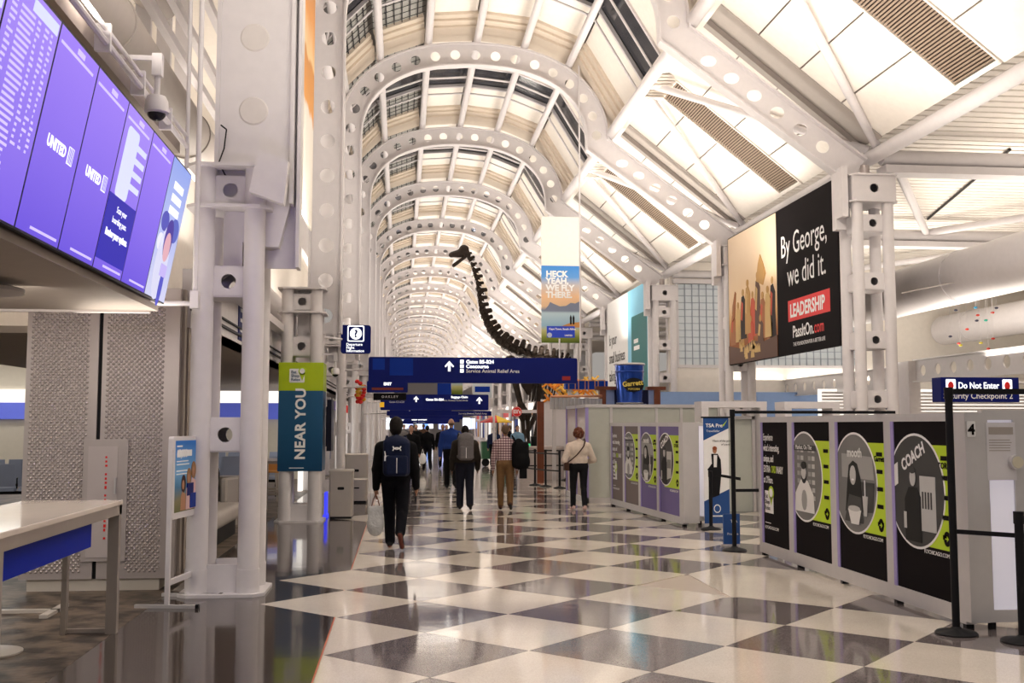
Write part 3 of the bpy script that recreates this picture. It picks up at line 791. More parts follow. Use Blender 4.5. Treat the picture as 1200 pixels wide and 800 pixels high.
plate(s0, 'card', rect(.3, .2, .5, .3), pm('lilac', (.6, .5, .95), emit=.9), 4)
s1 = screen(1, 'plain purple display screen, second from the right end', P1)
s2 = screen(2, 'display screen with white boarding card over deep blue block', P2)
plate(s2, 'blue_block', rect(.012, .08, SW - .012, .52), PB, 2)
plate(s2, 'boarding_card', rrect(.10, .52, .38, 1.0, .04), LE, 3)
for i in range(4): plate(s2, 'card_line', rect(.38, .62 + i * .09, .62, .66 + i * .09), LE, 3)
for i, (tx, bo) in enumerate((('Scan your', 0), ('boarding pass.', 0), ('Review your options.', .004))): text(s2, tx, .062, .34, .42 - i * .075 - (.02 if i == 2 else 0), WE, 'CENTER', 4, bo)
s3 = screen(3, 'purple display screen with white airline wordmark beside boarding card screen', P1)
s4 = screen(4, 'purple display screen with white airline wordmark beside flight list', P1)
for s in (s3, s4):
    text(s, 'UNITED', .085, .30, .50, WE, 'CENTER', 3, .004)
    for (u, v) in ((.50, .48),): plate(s, 'globe_mark', rect(u, v, u + .085, v + .1), WE, 3); 
    for q in range(4): plate(s, 'mark_gap', rect(.505 + q * .02, .485, .512 + q * .02, .575), P1, 4)
s5 = screen(5, 'purple display screen filled with rows of flight listings', P2)
mb = MB()
for r_ in range(26):
    for c_, (u0, u1) in enumerate(((.06, .14), (.17, .36), (.39, .46), (.49, .55), (.58, .63))):
        u1 = u1 - random.random() * .05
        if r_ > 20 and c_ > 1: continue
        z = 1.0 - r_ * .031
        q = MB(); q.prism(rect(u0, z, u1, z + .014), FB, -.002, -.004); mb.add(q.v, q.f)
mb.build('flight_rows', FA, s5, local=True, stuff=True)
plate(s5, 'header_card', rect(.30, 1.03, .65, 1.09), LE, 3)
s6 = screen(6, 'leftmost display screen with pale top, cut by the frame edge', P2)
plate(s6, 'header_card', rect(.3, .9, .65, 1.1), LE, 3)
for s in (s1, s2, s3, s4): plate(s, 'header_line', rect(.04, 1.03, .60, 1.045), FA, 3); plate(s, 'footer_line', rect(.2, .04, .62, .055), FA, 3); plate(s, 'header_text', rect(.3, 1.06, .42, 1.09), FA, 3)

# round fitting under the soffit
t = thing('ceiling_fitting', 'round grey vent fitting on the soffit below the screens', 'vent', (-2.82, 7.2, 2.62))
MB().lathe((0, 0, 0), [(.16, 0), (.30, -.035), (.30, -.06), (.2, -.075)], n=32).build('fitting_body', pm('fitting grey', (.4, .37, .36), .5), t, smooth=True, local=True)
mb = MB()
for k in range(40):
    a = 2 * math.pi * k / 40; mb.tube((.17 * math.cos(a), .17 * math.sin(a), -.01), (.28 * math.cos(a), .28 * math.sin(a), -.04), .006, n=4)
mb.build('vent_fins', BLACK, t, local=True, stuff=True)

# ------------------------------------------------------------------ PERFORATED WALL PANELS
PY = 11.1
pw = thing('perforated_wall', 'taupe dimpled metal wall unit below the display screens, behind the table', 'wall unit', (-3.1, PY, 0))
for x0, x1 in ((-3.82, -3.11), (-3.07, -2.36)):
    MB().box((x0, PY, .12), (x1, PY + .06, 3.1)).build('metal_panel', STEELG, pw)
    mb = MB(); nx = int((x1 - x0 - .1) / .052)
    for r_ in range(106):
        z = .2 + r_ * .027
        for c_ in range(nx):
            x = x0 + .06 + (c_ + (.5 if r_ % 2 else 0)) * .052
            if -3.22 < x < -2.78 and .0 < z < 1.53: continue
            rr = .0185
            vs = [(x + rr * math.cos(a * math.pi / 3), PY, z + rr * math.sin(a * math.pi / 3)) for a in range(6)] + [(x + rr * .62 * math.cos(a * math.pi / 3), PY - .013, z + rr * .62 * math.sin(a * math.pi / 3)) for a in range(6)] + [(x, PY - .019, z)]
            mb.add(vs, [(a, (a + 1) % 6, 6 + (a + 1) % 6, 6 + a) for a in range(6)] + [(6 + a, 6 + (a + 1) % 6, 12) for a in range(6)])
    mb.build('dimples', pm('dimple metal', (.60, .54, .52), .25, .45), pw, smooth=True, stuff=True)
MB().box((-3.11, PY + .02, .12), (-3.07, PY + .08, 3.1)).build('dark_joint', BLACK, pw)
MB().box((-3.75, PY + .03, 0), (-2.45, PY + .5, .12)).build('plinth', pm('plinth cream', (.6, .55, .48), .6), pw)
MB().box((-2.36, PY, .12), (-2.30, PY + .7, 3.1)).build('side_panel', STEELG, pw)
for k in range(3): MB().box((-2.31, PY + .1 + k * .22, .12), (-2.27, PY + .2 + k * .22, 3.1)).build('side_rib', SOFFIT, pw)
MB().box((-3.8, PY + .62, .12), (-2.3, PY + .7, 3.1)).build('back_panel', STEELG, pw)
ac = MB().box((-3.22, PY - .03, .30), (-2.78, PY, 1.53)).build('access_door', STEELG, pw)
MB().box((-3.17, PY - .036, .34), (-2.88, PY - .03, 1.46)).build('door_leaf', pm('door grey', (.56, .5, .49), .4, .2), ac, world_off=None)
MB().box((-2.90, PY - .065, .98), (-2.885, PY - .036, 1.14)).build('handle', ALU, ac)
mb = MB(); z = 1.36
for k in range(20):
    h_ = .02 + random.random() * .012
    if k % 5 != 3: mb.box((-3.0, PY - .039, z - h_), (-3.0 + .018 + .006 * random.random(), PY - .036, z))
    z -= .043
mb.build('red_lettering', RED, ac)

# ------------------------------------------------------------------ TABLE at lower left
TM = pm('brushed champagne metal', (.40, .35, .31), .35, .5)
t = thing('counter_table', 'tall metal framed table with glossy cream top in left foreground', 'table', (-2.6, 8.0, 0))
TX0, TX1, TY0, TY1 = -3.05, -2.27, 5.2, 8.93
MB().bbox((TX0, TY0, 1.03), (TX1, TY1, 1.065), .006).build('table_top', pm('cream glossy top', (.72, .64, .55), .08), t)
MB().box((TX0 + .01, TY0 + .01, .93), (TX1 - .005, TY0 + .08, 1.03)).box((TX0 + .01, TY1 - .08, .95), (TX1 - .005, TY1 - .01, 1.03)).box((TX1 - .07, TY0, .95), (TX1 - .005, TY1 - .01, 1.03)).box((TX0 + .01, TY0, .95), (TX0 + .07, TY1 - .01, 1.03)).build('table_frame', TM, t)
for (x, y) in ((TX1 - .09, TY1 - .09), (TX0 + .34, TY1 - .09), (TX1 - .09, 6.29), (TX0 + .01, 6.29)):
    MB().box((x, y, 0), (x + .085 if x > -2.6 else x + .04, y + .07, .95)).build('leg', TM, t)
MB().box((TX0 + .34, TY1 - .07, 0.01), (TX1 - .02, TY1 - .03, .04)).build('foot_rail', TM, t)
MB().box((-2.345, 6.38, .76), (-2.325, 8.26, .95)).build('modesty_panel', pm('cobalt blue panel', (.003, .018, .33), .5, spec=.08), t)
t = thing('stool_base', 'round cream base of a stool under the table', 'stool', (-3.02, 8.2, 0))
MB().lathe((0, 0, 0), [(.24, 0), (.24, .012), (.05, .03)], n=32).build('foot_disc', pm('cream enamel', (.6, .55, .5), .3), t, smooth=True, local=True)
MB().tube((0, 0, .02), (0, 0, .66), .03, n=12).build('stool_post', TM, t, smooth=True, local=True)
MB().bbox((-.19, -.19, .66), (.19, .19, .72), .03).build('seat', pm('cream enamel', (.6, .55, .5), .3), t, local=True)
t = thing('floor_bracket', 'low cream metal skid on the floor behind the table', 'bracket', (-3.4, 9.9, 0))
MB().box((-3.7, 9.88, 0), (-3.05, 9.93, .03)).box((-3.12, 9.6, 0), (-3.05, 10.2, .03)).build('skid', pm('cream enamel', (.6, .55, .5), .3), t)

# ------------------------------------------------------------------ POSTER STAND (faces the aisle, slightly turned)
ang = math.degrees(math.atan2(.65, .10))
t = thing('poster_stand', 'white framed poster stand with blue beach advert beside nearest left column', 'sign', (-2.13, 10.02, 0), rotz=ang)
L = .66
for u in (0.0, L): 
    MB().box((u - .018, -.02, 0.02), (u + .018, .02, 1.45 if u == 0 else .9)).build('upright', WHITE, t, local=True)
    MB().box((u - .02, -.3, 0), (u + .02, .3, .03)).build('foot', ALU, t, local=True)
    MB().box((u - .022, -.3, 0.0), (u + .022, -.27, .034)).build('foot_cap', BLACK, t, local=True)
MB().box((0, -.015, .20), (L, .015, .25)).build('cross_bar', WHITE, t, local=True)
MB().prism(rrect(0.0, .80, L + .02, 1.57, .03), FB, .025, -.025).build('poster_frame', WHITE, t, local=True)
SB = grad('beach print', [(0, (.12, .14, .05)), (.22, (.25, .22, .12)), (.4, (.08, .22, .38)), (.6, (.2, .45, .75)), (1, (.04, .2, .62))], .85, 1.53, 'Z', wob=.06, wscale=9)
f = MB().prism(rect(.05, .86, L - .03, 1.53), FB, -.025, -.027).build('poster_print', SB, t, local=True)
pl = lambda nm, pts, mat, L_: MB().prism(pts, FB, -.026, -.028 - .0015 * L_).build(nm, mat, t, local=True)
pl('number_print', rect(.09, 1.38, .48, 1.44), WTXT, 0)
text(t, '65,000', .10, .08, 1.375, WTXT, layer=14, bold=.004)
for z in (1.33, 1.30, 1.24, 1.21): pl('small_print', rect(.08, z, .08 + .25 + random.random() * .1, z + .01), WTXT, 1)
pl('small_print', rect(.08, 1.47, .22, 1.485), WTXT, 1)
SK = pm('print skin', (.45, .22, .12)); HR = pm('print hair', (.05, .02, .015)); HL = pm('print light hair', (.32, .16, .06)); PK = pm('print pink', (.75, .5, .48))
for (cx, cz, hair, top, L_) in ((.27, 1.12, HR, SK, 1), (.41, 1.18, HL, PK, 2), (.53, 1.24, HL, PK, 3)):
    pl('print_hair', ellp(cx, cz, .06, .085, 14), hair, L_); pl('print_face', ellp(cx - .012, cz - .01, .03, .045, 12), SK, L_ + 1)
    pl('print_body', [(cx - .07, .87), (cx + .07, .87), (cx + .055, cz - .1), (cx - .03, cz - .07), (cx - .06, cz - .12)], top, L_)
pl('print_card', rect(.36, 1.0, .52, 1.12), NAVY, 6); pl('print_card', rect(.44, .88, .60, 1.02), NAVY2, 7)

# ------------------------------------------------------------------ NEAR YOU BANNER around the second left column
BLB = grad('banner blue', [(0, (.008, .05, .12)), (.5, (.02, .09, .19)), (1, (.03, .11, .23))], 0, 1.6, 'Z', rough=.3, wob=.3, wscale=3)
LMB = pm('banner lime', (.42, .56, .01), .35, bump=.3, bscale=5)
t = thing('column_banner', 'blue and lime vinyl banner reading NEAR YOU wrapped round second left column', 'banner', (-2.12, AY[2] - .37, .88))
MB().bbox((0, 0, 0), (.76, .72, 1.50), .001).build('banner_wrap', BLB, t, local=True)
MB().box((-.002, -.003, 1.39), (.763, .723, 1.88)).build('banner_top', LMB, t, local=True)
text(t, 'NEAR YOU', .24, .46, .20, WTXT, layer=3, bold=.008, rot=90, sx=1.0, space=1.05)
plate(t, 'logo_card', rrect(.18, 1.53, .44, 1.77, .02), WTXT, 3)
for k, s in enumerate(('Eat', 'Shop', 'Relax')): text(t, s, .07, .21, 1.69 - k * .065, BLB, layer=5, bold=.001)
plate(t, 'logo_pin', [(.345, 1.70), (.40, 1.56), (.455, 1.70)] , LIME, 5)
plate(t, 'logo_pin', ellp(.40, 1.73, .065, .068), LIME, 5); plate(t, 'logo_dot', ellp(.40, 1.73, .045, .048), WTXT, 6)
plate(t, 'small_print', rect(.2, .05, .45, .062), WTXT, 2)

# hanging box sign
def boxsign(name, label, cat, x0, x1, y, z0, z1, mat=NAVY, d=.12, r=.05, grp=None, hang=None, lp=1):
    t = thing(name, label, cat, (x0, y, z0), group=grp)
    MB().prism(rrect(0, 0, x1 - x0, z1 - z0, r), FB, 0, d).build('sign_body', mat, t, local=True); BODY[t.name] = t.children[0]
    if hang:
        for u in hang: MB().tube((u, d / 2, z1 - z0), (u, d / 2, z1 - z0 + .5), .02, n=8).build('hanger', WHITE, t, local=True)
    ky = min(AY, key=lambda a: abs(a - y))
    if cat == 'sign' and x0 < 0:
        MB().tube((x0 + .05, y + d / 2, (z0 + z1) / 2), (-1.5, ky + (.25 if y > ky else -.25), (z0 + z1) / 2), .022, n=8).build('side_arm', WHITE, t)
    return t
t = boxsign('information_sign', 'square navy sign with question mark symbol beside the left columns', 'sign', -1.13, -.58, 19.5, 3.0, 3.53, NAVY, .12, .05)
plate(t, 'symbol_ring', rrect(.12, .22, .43, .52, .03), WLIT, 1); plate(t, 'symbol_ground', rrect(.14, .24, .41, .50, .025), NAVY, 2)
plate(t, 'symbol_disc', ellp(.275, .37, .11, .11), WLIT, 3); text(t, '?', .19, .275, .305, NAVY, 'CENTER', 4, .008)
for k, s in enumerate(('Departure', 'Flight', 'Information')): text(t, s, .07, .10, .145 - k * .06, WLIT, bold=.0008, layer=2)
AR = lambda cx, cz, s: [(cx - .12 * s, cz - .5 * s), (cx + .12 * s, cz - .5 * s), (cx + .12 * s, cz + .12 * s), (cx + .36 * s, cz - .12 * s), (cx + .44 * s, cz - .0 * s), (cx, cz + .5 * s), (cx - .44 * s, cz - .0 * s), (cx - .36 * s, cz - .12 * s), (cx - .12 * s, cz + .12 * s)]
t = boxsign('direction_sign', 'largest overhead navy sign with white arrow to gates and concourse', 'sign', -.82, 4.42, 26.0, 2.72, 3.36, NAVY, .2, .05, hang=(.4, 4.8))
plate(t, 'blue_square', rect(.1, .32, .4, .6), NAVY2, 1); plate(t, 'blue_square', rect(.52, .18, 1.1, .61), NAVY2, 1)
plate(t, 'arrow', AR(2.0, .42, .26), WLIT, 1)
for k, s in enumerate(('Gates B5-B24', 'Concourse', 'Service Animal Relief Area')):
    plate(t, 'pictogram', rect(2.27, .49 - k * .115, 2.36, .58 - k * .115), WLIT, 1)
    text(t, s, .125, 2.42, .49 - k * .115, WLIT if k < 2 else WTXT, layer=1, bold=.004 if k < 2 else .001)
plate(t, 'red_display', rect(4.85, .08, 5.06, .18), pm('dark red display', (.2, .01, .01), emit=.3), 1)
t = boxsign('direction_sign', 'small navy sign with dark red strip left below the largest overhead sign', 'sign', -.84, .15, 25.5, 2.46, 2.74, NAVY, .1, .03)
text(t, 'EXIT', .09, .5, .18, WLIT, 'CENTER', 1, .005); plate(t, 'red_strip', rect(.12, .06, .88, .12), pm('dull red strip', (.12, .015, .01), emit=.2), 1)
t = boxsign('shop_sign', 'black projecting shop sign with spaced white capitals above the backpacker', 'sign', -.72, .12, 27.0, 2.31, 2.49, BLACK, .12, .01)
text(t, 'OAKLEY', .085, .42, .06, WTXT, 'CENTER', 1, .002, space=1.5)
MB().box((-.2, .02, .1), (0, .06, .16)).build('bracket', WHITE, t, local=True)
t = boxsign('direction_sign', 'second overhead navy sign with two white arrows', 'sign', -.72, 3.0, 36.0, 2.18, 2.72, NAVY, .2, .04)
plate(t, 'arrow', AR(1.22, .38, .2), WLIT, 1); plate(t, 'arrow', AR(3.4, .34, .24), WLIT, 1)
text(t, 'Gates B6-B24', .11, 1.55, .33, WLIT, layer=1, bold=.004); text(t, 'Concourse C', .1, .25, .36, WLIT, layer=1, bold=.003); text(t, 'Gates C1-C31', .09, .3, .25, WTXT, layer=1)
text(t, 'Baggage Claim', .1, 3.0, .42, WLIT, 'RIGHT', 1, .003); text(t, 'Service Animal Relief Area', .09, 3.0, .31, WTXT, 'RIGHT', 1)
plate(t, 'yellow_tab', rect(-.02, .1, .13, .27), pm('yellow tab', (.9, .5, .02), emit=.3), 2)
MB().box((3.72, .0, .1), (3.92, .2, .42)).build('end_cap', ALU, t, local=True)
t = boxsign('direction_sign', 'narrow navy strip sign with small white text under second overhead sign', 'sign', -.55, 3.4, 39.5, 2.02, 2.2, NAVY, .2, .02)
text(t, 'Service Animal Relief Area', .1, 2.7, .05, WTXT, 'LEFT', 1)
t = boxsign('direction_sign', 'third overhead navy sign with small white arrow', 'sign', -.5, 2.15, 45.0, 1.95, 2.35, NAVY, .2, .03)
plate(t, 'arrow', AR(.85, .24, .2), WLIT, 1); text(t, 'Gates B8-B22', .12, 1.1, .2, WLIT, layer=1, bold=.005); text(t, 'Restrooms', .12, .1, .2, WLIT, layer=1, bold=.004)
for k, (y, x0, x1, z0, z1, lb_) in enumerate(((58, -.5, 3.4, 1.98, 2.4, 'fourth overhead navy sign, far down the concourse'), (72, -.6, 4.0, 1.85, 2.3, 'fifth overhead navy sign, farther down the concourse'), (90, -.6, 4.4, 1.75, 2.2, 'farthest overhead navy sign down the concourse'))):
    t = boxsign('direction_sign', lb_, 'sign', x0, x1, y, z0, z1, NAVY, .2, .03)
    text(t, 'Gates B10-B24', .17, 1.0 + k * .3, .14, WLIT, layer=1, bold=.01); plate(t, 'arrow', AR(.7, .2, .22), WLIT, 1)

# hanging banner
t = thing('hanging_banner', 'hanging banner reading HECK YEAH WE FLY THERE with mountain view', 'banner', (4.45, 33.0, 4.3))
W_ = 1.24
MB().box((0, 0, 2.5), (W_ + .0, .02, 4.1)).build('white_upper_cloth', PANEL, t, local=True)
SKY = grad('sunset print', [(0, (.07, .11, .02)), (.07, (.2, .24, .04)), (.16, (.5, .48, .22)), (.22, (.30, .48, .62)), (.38, (.48, .62, .68)), (.42, (.2, .25, .36)), (.47, (.75, .52, .33)), (.6, (.85, .55, .33)), (.75, (.55, .5, .5)), (.85, (.12, .32, .68)), (1, (.06, .25, .65))], 0, 2.5, 'Z')
MB().box((0, 0, 0), (W_, .02, 2.5)).build('banner_print', SKY, t, local=True)
MT = pm('print mountain', (.20, .23, .32))
plate(t, 'print_mountain', [(0.05, 1.02), (W_ - .0, 1.02), (W_, 1.35), (1.1, 1.28), (.95, 1.3), (.8, 1.2), (.6, 1.18), (.4, 1.26), (.28, 1.32), (.22, 1.2), (.12, 1.08)], MT, 1)
plate(t, 'print_meadow', [(.55, .5), (W_, .5), (W_, .68), (1.05, .66), (.9, .64), (.7, .56)], GOLD, 1)
for u in (.95, 1.04): plate(t, 'print_hiker', [(u - .025, .6), (u + .03, .6), (u + .035, .82), (u, .92), (u - .03, .82)], BLACK, 2)
plate(t, 'print_label', rect(.17, .17, 1.08, .54), pm('label blue', (.02, .06, .55), .5), 3)
plate(t, 'print_globe', ellp(.26, .25, .08, .08), pm('pale mark', (.5, .55, .7)), 4)
text(t, 'Cape Town, South Africa', .085, .24, .42, WTXT, layer=4, bold=.003); text(t, 'UNITED', .07, .75, .22, WTXT, layer=4, bold=.003)
for k, s in enumerate(('HECK', 'YEAH,', 'WE FLY', 'THERE.')): text(t, s, .27, .15, 2.14 - .225 * k, WTXT, layer=2, bold=.012)
wi = thing('support_wire', 'thin white vertical rod passing in front of the hanging banner', 'rod', (4.0, 26.2, 0))
MB().tube((4.57, 26.4, 3.3), (4.57, 26.4, 11.2), .022, n=8).build('rod', WHITE, wi)
t = thing('hanging_banner', 'small blue and orange hanging banner far behind the largest sign', 'banner', (1.55, 45.5, 2.95))
MB().box((0, 0, 0), (.6, .02, 1.2)).build('blue_cloth', NAVY2, t, local=True); MB().box((.62, 0, 0), (1.1, .02, 1.2)).build('view_cloth', SKY, t, local=True)
t = thing('hanging_banner', 'pale hanging banner with blue label far behind the largest sign', 'banner', (3.75, 55, 3.1))
MB().box((0, 0, 0), (1.0, .02, 1.2)).build('view_cloth', pm('pale view', (.5, .55, .58)), t, local=True); plate(t, 'label', rect(.1, .3, .9, .6), NAVY2, 1)

# thin suspended rods from left leg
# ------------------------------------------------------------------ BIG POSTER by the right columns
t = thing('wall_poster', 'large poster, painted crowd scene beside black panel with white and red text', 'poster', (8.42, 26.1, 3.2), rotz=-90)
PH, PWd = 3.3, 6.85
MB().box((0, 0, 0), (PWd, .05, PH)).build('poster_board', BLK2, t, local=True)
PA = grad('painted dusk', [(0, (.10, .03, .01)), (.25, (.30, .10, .03)), (.45, (.62, .38, .16)), (.6, (.80, .60, .38)), (1, (.85, .68, .50))], .0, 3.0, 'Z', wob=.5, wscale=1.6, rough=.5)
plate(t, 'painted_scene', rect(0.02, .02, 3.5, PH - .02), PA, 1)
rng = random.Random(3)
cols = [pm('paint %d' % i, c) for i, c in enumerate(((.35, .12, .03), (.10, .04, .02), (.55, .08, .03), (.5, .28, .08), (.03, .02, .02), (.6, .4, .15)))]
def fig(cx, z0, h, mats, L):
    plate(t, 'painted_figure', [(cx - .2, z0), (cx + .22, z0), (cx + .17, z0 + h * .45), (cx + .19, z0 + h * .72), (cx + .05, z0 + h * .86), (cx - .1, z0 + h * .84), (cx - .17, z0 + h * .6)], mats[0], L)
    plate(t, 'painted_head', ellp(cx, z0 + h * .92, .075, .09, 10), mats[1], L + 1)
    plate(t, 'painted_sleeve', [(cx - .17, z0 + h * .4), (cx - .06, z0 + h * .36), (cx + .02, z0 + h * .7), (cx - .1, z0 + h * .76)], mats[2], L + 1)
hs_ = [(.35, .5, .9), (.75, .55, 1.0), (1.15, .6, 1.25), (1.5, .7, 1.35), (1.85, .6, 1.1), (2.2, .65, 1.5), (2.55, .5, 1.1), (2.9, .5, 1.2), (3.2, .45, 1.45), (1.0, .3, .8), (1.7, .3, .8), (2.4, .3, .75), (3.0, .25, .8)]
for i, (cx, z0, h) in enumerate(hs_): fig(cx, z0, h, (cols[i * 5 % 6], cols[3], cols[(i * 3 + 2) % 6]), 2 + (i % 4) * 2)
plate(t, 'painted_ground', [(0.02, .02), (3.5, .02), (3.5, .5), (2.6, .42), (1.8, .5), (1.0, .36), (.02, .5)], cols[1], 10)
for i in range(16):
    cx = 1.0 + rng.random() * 1.3; z = .08 + rng.random() * .25
    plate(t, 'painted_brush', [(cx - .1, z), (cx + .1, z), (cx + .06, z + .2), (cx, z + .12), (cx - .05, z + .22)], cols[5], 11 + i % 3)
plate(t, 'painted_cloth', [(2.15, 1.9), (2.6, 1.75), (2.8, 2.0), (2.65, 2.25), (2.45, 2.5), (2.3, 2.3)], cols[3], 9)
plate(t, 'painted_cloth', [(.3, 1.1), (.5, 1.2), (.62, 1.8), (.55, 1.85), (.35, 1.5)], cols[0], 9)
text(t, 'By George,', .70, 3.78, 2.18, WTXT, layer=2, sx=.80); text(t, 'we did it.', .70, 4.15, 1.50, WTXT, layer=2, sx=.80)
plate(t, 'red_label', rect(4.15, .72, 6.4, 1.18), RED, 1); text(t, 'LEADERSHIP', .40, 4.27, .81, WTXT, layer=2, bold=.012, sx=.86)
text(t, 'PassItOn.', .36, 4.4, .36, WTXT, layer=2, bold=.006, sx=.85); text(t, 'com', .36, 5.58, .36, RED, layer=2, bold=.003, sx=.8)
text(t, 'THE FOUNDATION FOR A BETTER LIFE', .115, 4.42, .17, WTXT, layer=2, sx=.85)

# second wall banner, white and teal
t = thing('wall_banner', 'tall white and teal banner about small business behind the popcorn tin', 'banner', (8.35, 41.8, 2.0), rotz=-90)
MB().box((0, 0, 0), (7.0, .05, 4.6)).build('banner_board', WTXT, t, local=True)
plate(t, 'sky_strip', rect(3.9, 0, 7.0, 4.6), pm('sky blue', (.25, .62, .85)), 1)
plate(t, 'teal_card', rrect(4.5, .4, 7.2 - .25, 3.6, .1), pm('deep teal', (.01, .16, .17)), 2)
for k, s in enumerate(('Is your', 'small business', 'taking off?')): text(t, s, .62, .4, 2.85 - .72 * k, BLK2, layer=2, sx=.85, bold=.004)
for k in range(3): plate(t, 'card_row', rect(4.9, 2.6 - .9 * k, 5.6, 2.75 - .9 * k), WTXT, 3); plate(t, 'card_row', rect(4.9, 2.35 - .9 * k, 5.8, 2.5 - .9 * k), WTXT, 3)
plate(t, 'round_mark', ellp(.9, .6, .4, .5), pm('sky blue', (.25, .62, .85)), 2)

# ------------------------------------------------------------------ PARTITIONS with advert prints
CIR = pm('ring white', (.9, .9, .9), .5)
GR = [pm('photo grey %d' % i, (g, g, g * .98)) for i, g in enumerate((.02, .07, .18, .36, .55, .8))]
def photo(t, kind, cx, cz, r, L, u0=None):
    """grey toned round picture; shapes are clipped to the circle by hand"""
    def cc(pts):
        P = pts
        if u0 is not None: P = clip(P, 0, u0, False)
        return P
    def c2(pts):
        out = []
        for (u, v) in pts:
            d = math.hypot(u - cx, v - cz)
            if d > r: u = cx + (u - cx) * r / d; v = cz + (v - cz) * r / d
            out.append((u, v))
        return cc(out)
    plate(t, 'picture_ring', cc(ellp(cx, cz, r + .022, r + .022, 48)), CIR, L)
    plate(t, 'picture_ground', cc(ellp(cx, cz, r, r, 48)), GR[1] if kind == 3 else GR[2], L + 1)
    if kind == 1:
        for k in range(7):
            for q in range(6): plate(t, 'picture_shelf', c2(rect(cx - .32 + q * .11, cz + .28 - k * .09, cx - .24 + q * .11, cz + .33 - k * .09)), GR[(k * 3 + q) % 3 + 2], L + 2)
        plate(t, 'picture_board', c2(rect(cx - .36, cz + .30, cx + .36, cz + .38)), GR[1], L + 3); text(t, 'Market. On The', .075, cx, cz + .315, WTXT, 'CENTER', L + 4)
        body, hairm = GR[5], GR[0]
        plate(t, 'picture_body', c2([(cx - .30, cz - .42), (cx + .3, cz - .42), (cx + .27, cz - .2), (cx + .1, cz - .04), (cx - .1, cz - .04), (cx - .27, cz - .2)]), body, L + 4)
        plate(t, 'picture_hands', c2(ellp(cx, cz - .27, .08, .12, 12)), GR[3], L + 5); plate(t, 'picture_beard', ellp(cx, cz + .0, .075, .08, 14), GR[0], L + 5)
        plate(t, 'picture_face', ellp(cx, cz + .05, .07, .08, 14), GR[4], L + 6); plate(t, 'picture_hair', ellp(cx, cz + .13, .075, .045, 12), GR[0], L + 7)
    if kind == 2:
        plate(t, 'picture_glow', c2(rect(cx - .3, cz + .05, cx + .45, cz + .3)), GR[3], L + 2); text(t, 'mooth', .13, cx + .02, cz + .27, GR[5], 'CENTER', L + 3, .004)
        plate(t, 'picture_seat', c2(rect(cx + .02, cz - .3, cx + .46, cz + .02)), GR[1], L + 3)
        plate(t, 'picture_hair', c2([(cx - .22, cz - .3), (cx + .2, cz - .28), (cx + .15, cz + .06), (cx + .08, cz + .2), (cx - .02, cz + .23), (cx - .12, cz + .18), (cx - .16, cz + .02)]), GR[0], L + 4)
        plate(t, 'picture_body', c2([(cx - .24, cz - .4), (cx + .2, cz - .4), (cx + .16, cz - .14), (cx - .12, cz - .12)]), GR[1], L + 5)
        plate(t, 'picture_face', ellp(cx - .02, cz + .08, .07, .10, 16), GR[4], L + 6); plate(t, 'picture_smile', ellp(cx - .02, cz + .035, .03, .01, 10), WTXT, L + 7)
        plate(t, 'picture_bowl', [(cx - .15, cz - .27), (cx + .16, cz - .27), (cx + .10, cz - .42), (cx - .08, cz - .42)], GR[5], L + 6); plate(t, 'picture_food', ellp(cx, cz - .26, .14, .03, 12), GR[4], L + 7)
        plate(t, 'picture_cup', [(cx + .2, cz - .12), (cx + .32, cz - .12), (cx + .29, cz - .32), (cx + .22, cz - .32)], GR[4], L + 6); plate(t, 'picture_straw', rect(cx + .25, cz - .12, cx + .265, cz + .04), WTXT, L + 7)
    if kind == 3:
        plate(t, 'picture_light', c2([(cx - .45, cz), (cx - .33, cz + .05), (cx - .33, cz + .25), (cx - .45, cz + .2)]), GR[5], L + 2); plate(t, 'picture_door', c2(rect(cx + .08, cz - .35, cx + .36, cz + .14)), GR[4], L + 2)
        for q in range(4): plate(t, 'picture_bottle', rect(cx + .12 + q * .05, cz - .15, cx + .145 + q * .05, cz + .0), GR[1], L + 3)
        text(t, 'COACH', .15, cx - .22, cz + .17, WTXT, 'LEFT', L + 3, .005, rot=24, sx=.85)
        plate(t, 'picture_body', c2([(cx - .2, cz - .46), (cx + .1, cz - .46), (cx + .1, cz - .05), (cx + .03, cz + .03), (cx - .12, cz + .03), (cx - .2, cz - .08)]), GR[0], L + 4)
        plate(t, 'picture_face', ellp(cx - .04, cz + .12, .055, .08, 14), GR[4], L + 5); plate(t, 'picture_hair', ellp(cx - .04, cz + .185, .056, .03, 12), GR[1], L + 6)
        plate(t, 'picture_arm', c2([(cx - .22, cz - .35), (cx - .17, cz - .35), (cx - .17, cz - .2), (cx - .22, cz - .2)]), GR[4], L + 5)
